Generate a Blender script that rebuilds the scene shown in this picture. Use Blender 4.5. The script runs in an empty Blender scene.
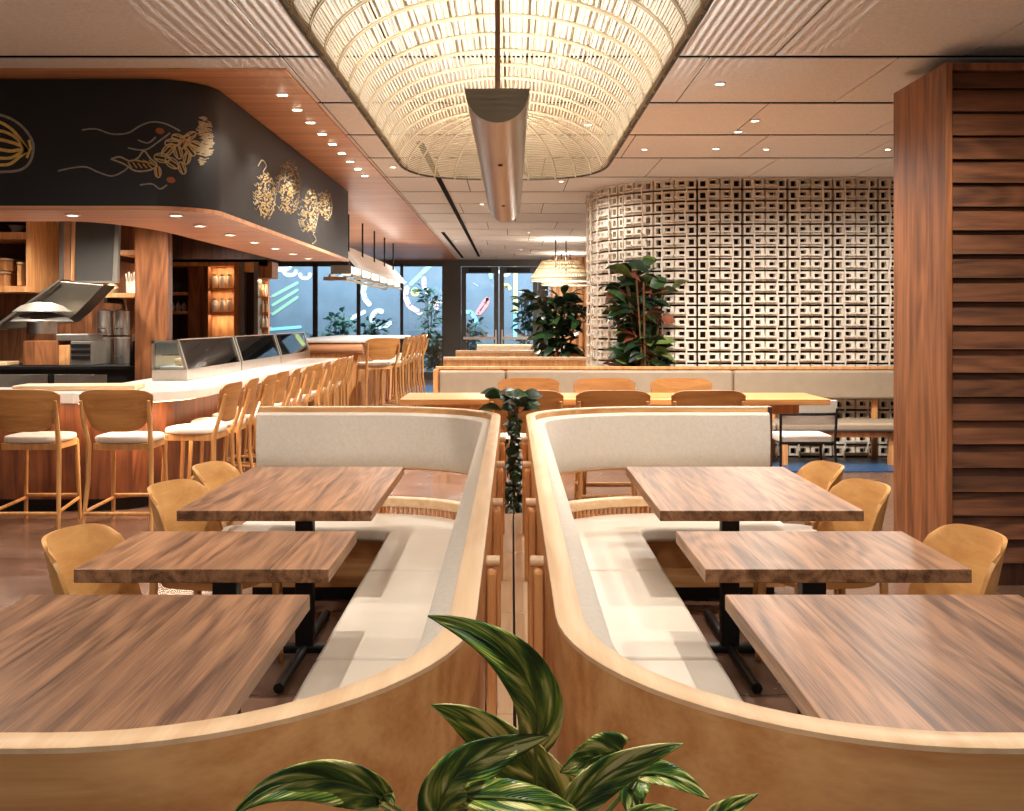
import bpy, bmesh, math, random
from mathutils import Vector, Matrix
PI = math.pi
C = bpy.context.scene.collection
SC = bpy.context.scene
random.seed(7)
# ------------------------------------------------------------------ camera, world, exposure
F, CX, HY, EYE = 1050.0, 512.0, 320.0, 1.5
cam = bpy.data.objects.new('camera', bpy.data.cameras.new('camera'))
C.objects.link(cam)
cam.location = (0, 0, EYE); cam.rotation_euler = (PI/2, 0, 0)
cam.data.sensor_width = 36; cam.data.lens = 36*F/1024
cam.data.shift_y = -(405.5-HY)/1024
cam.data.clip_start = 0.05
SC.camera = cam
SC.view_settings.view_transform = 'Standard'
SC.view_settings.look = 'None'
SC.view_settings.gamma = 1
SC.view_settings.use_curve_mapping = False
SC.view_settings.exposure = 0.0
W = bpy.data.worlds.new('world'); SC.world = W; W.use_nodes = True
bg = W.node_tree.nodes['Background']
bg.inputs[0].default_value = (1.0, 0.96, 0.92, 1); bg.inputs[1].default_value = 0.32

def lamp(name, kind, loc, energy, col=(1, .78, .55), rot=(0, 0, 0), parent=None, **kw):
    l = bpy.data.lights.new(name, kind); l.energy = energy; l.color = col
    for k, v in kw.items(): setattr(l, k, v)
    o = bpy.data.objects.new(name, l); C.objects.link(o)
    o.location = loc; o.rotation_euler = rot
    if parent: o.parent = parent
    return o
WARM = (1, .93, .85)
ES = 2.6
# daylight in the street between the windows and the painted wall
lamp('street_daylight', 'AREA', (-2, 29.5, 4.6), 1500, (.88, .95, 1.0), (math.radians(55), 0, 0), shape='RECTANGLE', size=13, size_y=2)

# ------------------------------------------------------------------ materials
def S(r, g, b):
    f = lambda c: (c/12.92 if c <= .04045 else ((c+.055)/1.055)**2.4)
    return (f(r/255), f(g/255), f(b/255), 1)
MATS = {}
def base_mat(name, col, rough=.5, metal=0, spec=.5):
    m = bpy.data.materials.new(name); m.use_nodes = True
    b = m.node_tree.nodes['Principled BSDF']
    b.inputs['Base Color'].default_value = col
    b.inputs['Roughness'].default_value = rough
    b.inputs['Metallic'].default_value = metal
    b.inputs['Specular IOR Level'].default_value = spec
    MATS[name] = m
    return m, m.node_tree, b
def plain(name, col, rough=.5, metal=0, spec=.5, noise=.06, nscale=20, bump=0, bscale=200):
    m, t, b = base_mat(name, col, rough, metal, spec)
    N, L = t.nodes, t.links
    tc = N.new('ShaderNodeTexCoord')
    no = N.new('ShaderNodeTexNoise'); no.inputs['Scale'].default_value = nscale; no.inputs['Detail'].default_value = 4
    L.new(tc.outputs['Object'], no.inputs['Vector'])
    r = N.new('ShaderNodeValToRGB')
    r.color_ramp.elements[0].position = .3; r.color_ramp.elements[1].position = .7
    r.color_ramp.elements[0].color = tuple(c*(1-noise) for c in col[:3])+(1,)
    r.color_ramp.elements[1].color = tuple(min(1, c*(1+noise)) for c in col[:3])+(1,)
    L.new(no.outputs['Fac'], r.inputs[0]); L.new(r.outputs[0], b.inputs['Base Color'])
    if bump:
        n2 = N.new('ShaderNodeTexNoise'); n2.inputs['Scale'].default_value = bscale; n2.inputs['Detail'].default_value = 3
        L.new(tc.outputs['Object'], n2.inputs['Vector'])
        bp = N.new('ShaderNodeBump'); bp.inputs['Strength'].default_value = bump; bp.inputs['Distance'].default_value = .004
        L.new(n2.outputs['Fac'], bp.inputs['Height']); L.new(bp.outputs[0], b.inputs['Normal'])
    return m
def emit(name, col, strength):
    m = bpy.data.materials.new(name); m.use_nodes = True
    b = m.node_tree.nodes['Principled BSDF']
    b.inputs['Base Color'].default_value = (.8, .8, .8, 1)
    b.inputs['Emission Color'].default_value = tuple(col[:3])+(1,)
    b.inputs['Emission Strength'].default_value = strength
    MATS[name] = m
    return m
def wood(name, dark, light, axis='Y', along=1.1, across=13, plank=0, pax='X', rough=.42, var=.25, fine=.25, spec=.4, rings=True):
    m, t, b = base_mat(name, light, rough, 0, spec)
    N, L = t.nodes, t.links
    tc = N.new('ShaderNodeTexCoord')
    src = tc.outputs['Object']
    wn = None
    if plank:
        sx = N.new('ShaderNodeSeparateXYZ'); L.new(src, sx.inputs[0])
        d = N.new('ShaderNodeMath'); d.operation = 'DIVIDE'; d.inputs[1].default_value = plank
        L.new(sx.outputs[pax], d.inputs[0])
        fl = N.new('ShaderNodeMath'); fl.operation = 'FLOOR'; L.new(d.outputs[0], fl.inputs[0])
        oi = N.new('ShaderNodeObjectInfo')
        ad = N.new('ShaderNodeMath'); ad.operation = 'MULTIPLY_ADD'; ad.inputs[1].default_value = 31.7
        L.new(oi.outputs['Random'], ad.inputs[0]); L.new(fl.outputs[0], ad.inputs[2])
        wn = N.new('ShaderNodeTexWhiteNoise'); wn.noise_dimensions = '1D'; L.new(ad.outputs[0], wn.inputs['W'])
        va = N.new('ShaderNodeVectorMath'); va.operation = 'MULTIPLY_ADD'
        L.new(wn.outputs['Color'], va.inputs[0]); va.inputs[1].default_value = (9, 9, 9); L.new(src, va.inputs[2])
        src = va.outputs[0]
    else:
        oi = N.new('ShaderNodeObjectInfo')
        va = N.new('ShaderNodeVectorMath'); va.operation = 'ADD'
        L.new(src, va.inputs[0]); L.new(oi.outputs['Location'], va.inputs[1]); src = va.outputs[0]
    mp = N.new('ShaderNodeMapping')
    sc = [across]*3; sc['XYZ'.index(axis)] = along
    mp.inputs['Scale'].default_value = sc
    L.new(src, mp.inputs[0])
    no = N.new('ShaderNodeTexNoise'); no.inputs['Scale'].default_value = 1; no.inputs['Detail'].default_value = 5
    no.inputs['Roughness'].default_value = .6; no.inputs['Distortion'].default_value = .45
    L.new(mp.outputs[0], no.inputs['Vector'])
    fac = no.outputs['Fac']
    if rings:   # cathedral figure: sine of a low noise
        mp3 = N.new('ShaderNodeMapping'); s3 = [across*.30]*3; s3['XYZ'.index(axis)] = along*.55
        mp3.inputs['Scale'].default_value = s3; L.new(src, mp3.inputs[0])
        n3 = N.new('ShaderNodeTexNoise'); n3.inputs['Scale'].default_value = 1; n3.inputs['Detail'].default_value = 1.5
        L.new(mp3.outputs[0], n3.inputs['Vector'])
        mm = N.new('ShaderNodeMath'); mm.operation = 'MULTIPLY'; mm.inputs[1].default_value = 70; L.new(n3.outputs['Fac'], mm.inputs[0])
        sn = N.new('ShaderNodeMath'); sn.operation = 'SINE'; L.new(mm.outputs[0], sn.inputs[0])
        ma = N.new('ShaderNodeMath'); ma.operation = 'MULTIPLY_ADD'; ma.inputs[1].default_value = .07
        L.new(sn.outputs[0], ma.inputs[0]); L.new(fac, ma.inputs[2]); fac = ma.outputs[0]
    mp2 = N.new('ShaderNodeMapping'); s2 = [across*12]*3; s2['XYZ'.index(axis)] = along*4
    mp2.inputs['Scale'].default_value = s2; L.new(src, mp2.inputs[0])
    n2 = N.new('ShaderNodeTexNoise'); n2.inputs['Scale'].default_value = 1; n2.inputs['Detail'].default_value = 2
    L.new(mp2.outputs[0], n2.inputs['Vector'])
    mf = N.new('ShaderNodeMath'); mf.operation = 'MULTIPLY_ADD'; mf.inputs[1].default_value = fine; 
    L.new(n2.outputs['Fac'], mf.inputs[0]); L.new(fac, mf.inputs[2])
    sb = N.new('ShaderNodeMath'); sb.operation = 'SUBTRACT'; sb.inputs[1].default_value = fine*.5; L.new(mf.outputs[0], sb.inputs[0])
    r = N.new('ShaderNodeValToRGB')
    r.color_ramp.elements[0].position = .3; r.color_ramp.elements[0].color = dark
    r.color_ramp.elements[1].position = .68; r.color_ramp.elements[1].color = light
    L.new(sb.outputs[0], r.inputs[0])
    out = r.outputs[0]
    if wn:
        hs = N.new('ShaderNodeHueSaturation')
        mr = N.new('ShaderNodeMapRange'); mr.inputs['To Min'].default_value = 1-var; mr.inputs['To Max'].default_value = 1+var
        L.new(wn.outputs['Value'], mr.inputs[0]); L.new(mr.outputs[0], hs.inputs['Value']); L.new(out, hs.inputs['Color'])
        out = hs.outputs[0]
    L.new(out, b.inputs['Base Color'])
    bp = N.new('ShaderNodeBump'); bp.inputs['Strength'].default_value = .08; bp.inputs['Distance'].default_value = .002
    L.new(n2.outputs['Fac'], bp.inputs['Height']); L.new(bp.outputs[0], b.inputs['Normal'])
    return m
def glassy(name, tint, refl=.12, rough=.02):
    m = bpy.data.materials.new(name); m.use_nodes = True
    t = m.node_tree; N, L = t.nodes, t.links
    N.remove(N['Principled BSDF'])
    tr = N.new('ShaderNodeBsdfTransparent'); tr.inputs[0].default_value = tint
    gl = N.new('ShaderNodeBsdfGlossy'); gl.inputs['Roughness'].default_value = rough
    mx = N.new('ShaderNodeMixShader')
    fr = N.new('ShaderNodeFresnel'); fr.inputs[0].default_value = 1.35
    ad = N.new('ShaderNodeMath'); ad.operation = 'ADD'; ad.inputs[1].default_value = refl*.4; L.new(fr.outputs[0], ad.inputs[0])
    L.new(ad.outputs[0], mx.inputs[0]); L.new(tr.outputs[0], mx.inputs[1]); L.new(gl.outputs[0], mx.inputs[2])
    L.new(mx.outputs[0], N['Material Output'].inputs[0])
    MATS[name] = m
    return m

walnut = wood('walnut_planks', S(90, 59, 38), S(166, 121, 86), 'Y', 1.1, 19, .21, 'X', .36, .17, fine=.5)
walnut_v = wood('walnut_vertical', S(98, 57, 32), S(158, 100, 60), 'Z', .9, 12, .24, 'X', .42, .12)
walnut_bar = wood('walnut_bar_front', S(46, 24, 15), S(84, 48, 29), 'Z', .9, 12, .3, 'X', .45, .15)
walnut_h = wood('walnut_boards', S(72, 42, 26), S(130, 82, 52), 'X', 1.2, 12, .134, 'Z', .5, .28)
soffit_m = wood('copper_wood_soffit', S(180, 120, 80), S(226, 168, 124), 'X', .5, 14, .13, 'Y', .38, .10, rings=False)
canopy_wood = wood('canopy_underside_wood', S(176, 110, 72), S(216, 150, 106), 'X', .5, 12, 0, rough=.35, rings=False)
oak = wood('oak_pale', S(216, 178, 136), S(234, 202, 162), 'Y', 1.0, 16, 0, rough=.42)
oak_x = wood('oak_panel', S(190, 132, 78), S(224, 174, 116), 'X', .9, 10, 0, rough=.4)
oak_post = wood('oak_amber', S(194, 130, 78), S(228, 170, 110), 'Z', 1.2, 18, 0, rough=.45)
oak_chair = wood('oak_chair', S(206, 148, 86), S(226, 174, 108), 'Y', 1.6, 18, 0, rough=.36, rings=False)
oak_leg = wood('oak_leg', S(176, 122, 68), S(212, 160, 100), 'Z', 1.6, 22, 0, rough=.4, rings=False)
oak_bar = wood('oak_stool_back', S(150, 98, 50), S(190, 134, 76), 'X', 1.6, 20, 0, rough=.38, rings=False)
fabric = plain('boucle_fabric', S(222, 212, 198), .9, 0, .2, .05, 60, .9, 420)
leather = plain('cream_leather', S(216, 205, 188), .5, 0, .4, .025, 5, .15, 60)
tan_leather = plain('taupe_leather', S(164, 146, 124), .42, 0, .5, .06, 8, .35, 90)
stone = plain('white_counter_stone', S(226, 218, 208), .25, 0, .5, .03, 8)
black_m = plain('black_metal', S(22, 21, 20), .45, .3, .5, .1, 30)
fascia_m = plain('black_board', S(30, 28, 26), .5, 0, .4, .12, 3)
steel = plain('brushed_steel', S(206, 198, 188), .30, .95, .5, .06, 12)
steel_dark = plain('dark_steel', S(150, 142, 130), .42, .7, .5, .08, 12)
alu = plain('satin_aluminium', S(158, 142, 124), .3, 1, .5, .04, 6)
bronze = plain('bronze_rod', S(150, 110, 78), .45, .3, .5, .08, 20)
capm = plain('dark_trough_cap', S(132, 118, 96), .5, .4, .5, .08, 12)
frame_m = plain('window_frame_bronze', S(84, 80, 74), .45, .4, .5, .06, 6)
rattan = plain('rattan', S(160, 142, 112), .6, 0, .3, .14, 9)
rattan_pale = plain('rattan_pale', S(222, 202, 168), .6, 0, .3, .1, 9)
plaster = plain('white_breeze_block', S(234, 224, 208), .75, 0, .3, .04, 7, .25, 160)
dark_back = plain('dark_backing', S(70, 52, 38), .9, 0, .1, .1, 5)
black_gap = plain('black_gap', S(16, 14, 12), .9, 0, .1, .05, 5)
ceil_m = plain('ceiling_wood_wool', S(230, 226, 221), .95, 0, .1, .07, 45, .8, 130)
tile_dark = plain('wall_brown', S(104, 66, 42), .7, 0, .3, .1, 3)
green = plain('leaf_green', S(44, 74, 36), .4, 0, .5, .45, 14)
green_d = plain('leaf_dark_green', S(30, 52, 30), .38, 0, .5, .45, 14)
green_l = plain('leaf_olive_green', S(96, 112, 52), .4, 0, .5, .4, 14)
bark = plain('stem_brown', S(96, 70, 46), .8, 0, .2, .2, 30)
clay = plain('terracotta_pot', S(150, 120, 96), .8, 0, .2, .08, 10)
white_paint = plain('white_china', S(236, 232, 224), .3, 0, .5, .03, 10)
paper = plain('lamp_paper', S(240, 226, 200), .8, 0, .2, .05, 20)
board_m = wood('maple_board', S(206, 166, 116), S(236, 204, 158), 'X', 1, 14, 0, rough=.5, rings=False)
blue_m = plain('blue_floor_tile', S(44, 82, 122), .35, 0, .5, .4, 30)
glass_m = glassy('window_glass', (.86, .95, 1, 1), .12)
glass_case = glassy('case_glass', (.93, .96, .96, 1), .05)
lens_m = emit('downlight_lens', (1, .86, .66), 14)
warm_glow = emit('warm_led', (1, .66, .34), 6)
paper_glow = emit('lit_lamp_paper', (1, .86, .62), 3.2)

# floor: polished brown concrete slabs
def floor_mat():
    m, t, b = base_mat('polished_floor', S(128, 96, 76), .22, 0, .5)
    N, L = t.nodes, t.links
    tc = N.new('ShaderNodeTexCoord')
    br = N.new('ShaderNodeTexBrick'); br.offset = 0
    br.inputs['Scale'].default_value = 1; br.inputs['Mortar Size'].default_value = .006
    br.inputs['Brick Width'].default_value = 1.2; br.inputs['Row Height'].default_value = .6
    br.inputs['Color1'].default_value = S(122, 92, 74); br.inputs['Color2'].default_value = S(108, 80, 64); br.inputs['Mortar'].default_value = S(80, 58, 46)
    L.new(tc.outputs['Object'], br.inputs['Vector'])
    no = N.new('ShaderNodeTexNoise'); no.inputs['Scale'].default_value = 3; no.inputs['Detail'].default_value = 6
    L.new(tc.outputs['Object'], no.inputs['Vector'])
    mx = N.new('ShaderNodeMixRGB'); mx.blend_type = 'OVERLAY'; mx.inputs[0].default_value = .35
    L.new(br.outputs['Color'], mx.inputs[1]); L.new(no.outputs['Fac'], mx.inputs[2])
    L.new(mx.outputs[0], b.inputs['Base Color'])
    mr = N.new('ShaderNodeMapRange'); mr.inputs['To Min'].default_value = .14; mr.inputs['To Max'].default_value = .34
    L.new(no.outputs['Fac'], mr.inputs[0]); L.new(mr.outputs[0], b.inputs['Roughness'])
    return m
floor_m = floor_mat()
# variegated pothos leaf: uv u across, v along
def pothos_mat():
    m, t, b = base_mat('pothos_leaf', S(40, 76, 28), .33, 0, .5)
    N, L = t.nodes, t.links
    uv = N.new('ShaderNodeTexCoord')
    sp = N.new('ShaderNodeSeparateXYZ'); L.new(uv.outputs['UV'], sp.inputs[0])
    ab = N.new('ShaderNodeMath'); ab.operation = 'SUBTRACT'; ab.inputs[1].default_value = .5; L.new(sp.outputs['X'], ab.inputs[0])
    a2 = N.new('ShaderNodeMath'); a2.operation = 'ABSOLUTE'; L.new(ab.outputs[0], a2.inputs[0])
    # veins sweep forward: shear v by |u|
    sh = N.new('ShaderNodeMath'); sh.operation = 'MULTIPLY_ADD'; sh.inputs[1].default_value = -.9; L.new(a2.outputs[0], sh.inputs[0]); L.new(sp.outputs['Y'], sh.inputs[2])
    oi = N.new('ShaderNodeObjectInfo')
    rn = N.new('ShaderNodeMath'); rn.operation = 'MULTIPLY'; rn.inputs[1].default_value = 40; L.new(oi.outputs['Random'], rn.inputs[0])
    cb = N.new('ShaderNodeCombineXYZ'); L.new(sh.outputs[0], cb.inputs[1]); L.new(sp.outputs['X'], cb.inputs[0]); L.new(rn.outputs[0], cb.inputs[2])
    mp = N.new('ShaderNodeMapping'); mp.inputs['Scale'].default_value = (2.3, 4.6, 1); L.new(cb.outputs[0], mp.inputs[0])
    no = N.new('ShaderNodeTexNoise'); no.inputs['Scale'].default_value = 1; no.inputs['Detail'].default_value = 3; no.inputs['Distortion'].default_value = .4
    L.new(mp.outputs[0], no.inputs['Vector'])
    r = N.new('ShaderNodeValToRGB'); e = r.color_ramp.elements
    e[0].position = .34; e[0].color = S(36, 66, 26); e[1].position = .47; e[1].color = S(70, 110, 40)
    x = e.new(.545); x.color = S(150, 164, 66)
    x = e.new(.63); x.color = S(234, 228, 156)
    L.new(no.outputs['Fac'], r.inputs[0]); L.new(r.outputs[0], b.inputs['Base Color'])
    wv = N.new('ShaderNodeTexWave'); wv.inputs['Scale'].default_value = 5; L.new(cb.outputs[0], wv.inputs['Vector']); wv.bands_direction = 'Y'
    bp = N.new('ShaderNodeBump'); bp.inputs['Strength'].default_value = .25; bp.inputs['Distance'].default_value = .003
    L.new(wv.outputs['Fac'], bp.inputs['Height']); L.new(bp.outputs[0], b.inputs['Normal'])
    return m
pothos = pothos_mat()

# ------------------------------------------------------------------ helpers
def P(px, py, d):
    return Vector(((px-CX)*d/F, d, EYE-(py-HY)*d/F))
class MB:
    def __init__(s): s.v = []; s.f = []
    def add(s, vs, fs):
        n = len(s.v); s.v += [tuple(v) for v in vs]; s.f += [tuple(i+n for i in f) for f in fs]
    def box(s, x0, x1, y0, y1, z0, z1, M=None):
        vs = [(x, y, z) for z in (z0, z1) for y in (y0, y1) for x in (x0, x1)]
        if M: vs = [M @ Vector(v) for v in vs]
        s.add(vs, [(0, 2, 3, 1), (4, 5, 7, 6), (0, 1, 5, 4), (1, 3, 7, 5), (3, 2, 6, 7), (2, 0, 4, 6)])
        return s
    def hexa(s, c8): # 8 corners: bottom ring 4, top ring 4
        s.add(c8, [(0, 3, 2, 1), (4, 5, 6, 7), (0, 1, 5, 4), (1, 2, 6, 5), (2, 3, 7, 6), (3, 0, 4, 7)]); return s
    def prism(s, poly, z0, z1):
        n = len(poly)
        vs = [(x, y, z0) for x, y in poly]+[(x, y, z1) for x, y in poly]
        s.add(vs, [tuple(range(n))[::-1], tuple(range(n, 2*n))]+[(i, (i+1) % n, n+(i+1) % n, n+i) for i in range(n)]); return s
    def tube(s, pts, r, seg=8, caps=True, closed=False):
        pts = [Vector(p) for p in pts]; n = len(pts)
        rs = r if isinstance(r, (list, tuple)) else [r]*n
        up = Vector((0, 0, 1)); rings = []
        prev = None
        for i, p in enumerate(pts):
            a = pts[i-1] if (i > 0 or closed) else pts[0]; b = pts[(i+1) % n] if (i < n-1 or closed) else pts[-1]
            t = (b-a); t = t.normalized() if t.length > 1e-9 else Vector((0, 0, 1))
            if prev is None:
                x = t.cross(up)
                if x.length < .1: x = t.cross(Vector((0, 1, 0)))
            else: x = prev - t*prev.dot(t)
            x.normalize(); prev = x; y = t.cross(x)
            rings.append([p+(x*math.cos(2*PI*k/seg)+y*math.sin(2*PI*k/seg))*rs[i] for k in range(seg)])
        vs = [v for R in rings for v in R]; fs = []
        m = n if closed else n-1
        for i in range(m):
            j = (i+1) % n
            for k in range(seg):
                fs.append((i*seg+k, i*seg+(k+1) % seg, j*seg+(k+1) % seg, j*seg+k))
        if caps and not closed: fs += [tuple(range(seg))[::-1], tuple((n-1)*seg+k for k in range(seg))]
        s.add(vs, fs); return s
    def lathe(s, prof, c=(0, 0, 0), seg=24, axis='Z'):
        vs = []; fs = []; n = len(prof)
        for r, z in prof:
            for k in range(seg):
                a = 2*PI*k/seg
                q = (r*math.cos(a), r*math.sin(a), z)
                if axis == 'Y': q = (q[0], q[2], q[1])
                if axis == 'X': q = (q[2], q[0], q[1])
                vs.append((c[0]+q[0], c[1]+q[1], c[2]+q[2]))
        for i in range(n-1):
            for k in range(seg): fs.append((i*seg+k, i*seg+(k+1) % seg, (i+1)*seg+(k+1) % seg, (i+1)*seg+k))
        if prof[0][0] > 1e-6: fs.append(tuple(range(seg))[::-1])
        if prof[-1][0] > 1e-6: fs.append(tuple((n-1)*seg+k for k in range(seg)))
        s.add(vs, fs); return s
    def sweep(s, path, prof):
        # path: list of fn(offset)->(x,y) as lists per offset; prof: [(offset,z)] closed polygon ; path(o) gives list of points
        cols = [path(o) for o, z in prof]; n = len(cols[0]); m = len(prof)
        vs = [(cols[j][i][0], cols[j][i][1], prof[j][1]) for i in range(n) for j in range(m)]
        fs = [(i*m+j, i*m+(j+1) % m, (i+1)*m+(j+1) % m, (i+1)*m+j) for i in range(n-1) for j in range(m)]
        fs += [tuple(range(m)), tuple((n-1)*m+j for j in range(m))[::-1]]
        s.add(vs, fs); return s
    def sheet(s, fn, nu, nv, th):
        # fn(u,v)->Vector, u,v in 0..1 ; solid of thickness th
        P0 = [[Vector(fn(i/nu, j/nv)) for j in range(nv+1)] for i in range(nu+1)]
        def nrm(i, j):
            du = P0[min(i+1, nu)][j]-P0[max(i-1, 0)][j]; dv = P0[i][min(j+1, nv)]-P0[i][max(j-1, 0)]
            q = du.cross(dv); return q.normalized() if q.length > 1e-12 else Vector((0, 1, 0))
        A = [P0[i][j]+nrm(i, j)*th/2 for i in range(nu+1) for j in range(nv+1)]
        B = [P0[i][j]-nrm(i, j)*th/2 for i in range(nu+1) for j in range(nv+1)]
        w = nv+1; K = len(A); fs = []
        for i in range(nu):
            for j in range(nv):
                a, b, c, d = i*w+j, (i+1)*w+j, (i+1)*w+j+1, i*w+j+1
                fs += [(a, b, c, d), (K+a, K+d, K+c, K+b)]
        for i in range(nu):
            for j in (0, nv):
                a, b = i*w+j, (i+1)*w+j; fs.append((a, K+a, K+b, b) if j == 0 else (a, b, K+b, K+a))
        for j in range(nv):
            for i in (0, nu):
                a, b = i*w+j, i*w+j+1; fs.append((a, b, K+b, K+a) if i == 0 else (a, K+a, K+b, b))
        s.add(A+B, fs); return s
    def build(s, name, mat, parent=None, smooth=False, bevel=0, seg=2, fix=True, loc=None, sub=0):
        me = bpy.data.meshes.new(name)
        me.from_pydata(s.v, [], s.f); me.update()
        if fix:
            bm = bmesh.new(); bm.from_mesh(me); bmesh.ops.recalc_face_normals(bm, faces=bm.faces); bm.to_mesh(me); bm.free()
        me.materials.append(mat)
        o = bpy.data.objects.new(name, me); C.objects.link(o)
        if smooth:
            for p in me.polygons: p.use_smooth = True
        if bevel:
            md = o.modifiers.new('bevel', 'BEVEL'); md.width = bevel; md.segments = seg; md.limit_method = 'ANGLE'; md.angle_limit = .7
        if sub:
            md = o.modifiers.new('sub', 'SUBSURF'); md.levels = sub; md.render_levels = sub
        if smooth:
            md = o.modifiers.new('wn', 'WEIGHTED_NORMAL') if bevel else None
            try: me.set_sharp_from_angle(angle=math.radians(40))
            except Exception: pass
        if parent: o.parent = parent
        if loc: o.location = loc
        return o
def tag(o, label, cat, group=None, kind=None):
    o['label'] = label; o['category'] = cat
    if group: o['group'] = group
    if kind: o['kind'] = kind
    return o
def thing(name, label, cat, loc=(0, 0, 0), rz=0, group=None):
    o = bpy.data.objects.new(name, None); C.objects.link(o); o.empty_display_size = .1
    o.location = loc; o.rotation_euler = (0, 0, rz)
    return tag(o, label, cat, group)
def struct(o, label=None, cat=None):
    o['kind'] = 'structure'
    if label: o['label'] = label; o['category'] = cat
    return o
def dup(root, label, loc=None, rz=None, scale=None):
    r = root.copy(); C.objects.link(r)
    if loc is not None: r.location = loc
    if rz is not None: r.rotation_euler = (0, 0, rz)
    if scale: r.scale = scale
    r['label'] = label
    for ch in root.children:
        c = ch.copy(); C.objects.link(c); c.parent = r
        for g in ch.children:
            d = g.copy(); C.objects.link(d); d.parent = c
    return r
ORD = 'first second third fourth fifth sixth seventh eighth ninth tenth eleventh twelfth thirteenth fourteenth'.split()
def arc(cx, cy, rx, ry, a0, a1, n):
    return [(cx+rx*math.cos(a0+(a1-a0)*i/n), cy+ry*math.sin(a0+(a1-a0)*i/n)) for i in range(n+1)]

# ------------------------------------------------------------------ room shell
CZ = 3.05
b = MB().box(-9, 8, -2.5, 27.2, -.06, 0)
struct(b.build('floor', floor_m), 'polished brown slab floor with faint square joints', 'floor')
# ceiling: black backing with acoustic panels hung below, gaps between the rows
cb = MB()
rows = [-2.5, 1.4, 3.8, 6.19, 7.5, 8.8, 10.05, 11.4]
y = 11.4
while y < 27: y += 1.3; rows.append(min(y, 27.1))
random.seed(3)
xe = [-9, -5.6, -3.4, -1.36, -.5, .62, 1.74, 2.86, 3.98, 5.1, 6.3, 8]
for i in range(len(rows)-1):
    y0, y1 = rows[i]+.035, rows[i+1]-.035
    off = [0, .35, -.2, .55, .1, .42, -.3][i % 7]
    for k in range(len(xe)-1):
        a, c = xe[k]+(off if 3 < k < 11 else 0), xe[k+1]+(off if 3 < k+1 < 11 else 0)
        if k >= len(xe)-2: c = 8
        if y1 > 6.6 and c < -1.39: continue          # the wood soffit takes over
        cb.box(a+.005, c-.005, y0, y1, CZ, CZ+.006)
ceil = cb.build('ceiling', ceil_m)
struct(ceil, 'beige acoustic panel ceiling with dark joints', 'ceiling')
ck = MB().box(-9, 8, -2.5, 27.2, CZ+.016, CZ+.12).build('ceiling_backing', black_gap, ceil)
# dark slots in the ceiling
for k, (xa, y0, y1) in enumerate([(-.80, 9.1, 25.5), (-1.22, 18.5, 26)]):
    t = MB().box(xa-.028, xa+.028, y0, y1, CZ-.012, CZ-.002).build('trim_%d' % (k+1), black_gap)
    struct(t, ['long dark track slot running along the panel ceiling', 'short dark track slot beside the wood soffit'][k], 'track')
# copper wood soffit
sof = MB().box(-9, -1.39, 6.46, 27.1, 3.035, 3.06).build('ceiling_soffit', soffit_m)
struct(sof, 'copper brown timber soffit above the bar', 'ceiling')
# left wall & wall behind the bar
struct(MB().box(-9.1, -9, -2.5, 27.2, 0, 3.12).build('wall_left', tile_dark), 'brown side wall beyond the bar', 'wall')
struct(MB().box(8, 8.1, -2.5, 27.2, 0, 3.12).build('wall_side', tile_dark), 'brown side wall behind the slatted screen', 'wall')
# slatted walnut wall facing the camera and its end panel
wr = MB()
z = .13; k = 0
while z < 2.86:
    h = .134
    top = min(z+h-.008, 2.9)
    wr.hexa([(2.474, 5.915, z), (8, 5.915, z), (8, 5.99, z), (2.474, 5.99, z), (2.474, 5.945, top), (8, 5.945, top), (8, 5.99, top), (2.474, 5.99, top)])
    z += h; k += 1
wr_o = struct(wr.build('wall_right', walnut_h), 'dark walnut lapped board wall', 'wall')
MB().box(2.474, 8, 5.99, 6.7, 0, 2.944).build('wall_core', walnut_bar, wr_o)
MB().box(2.474, 8, 5.90, 5.99, 2.905, 2.944).build('top_trim', walnut_v, wr_o)
MB().box(2.474, 8, 5.93, 5.99, 0, .125).build('skirting', walnut_bar, wr_o)
MB().box(2.435, 2.468, 5.885, 6.70, 0, 2.946).build('end_panel', walnut_v, wr_o)
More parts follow.
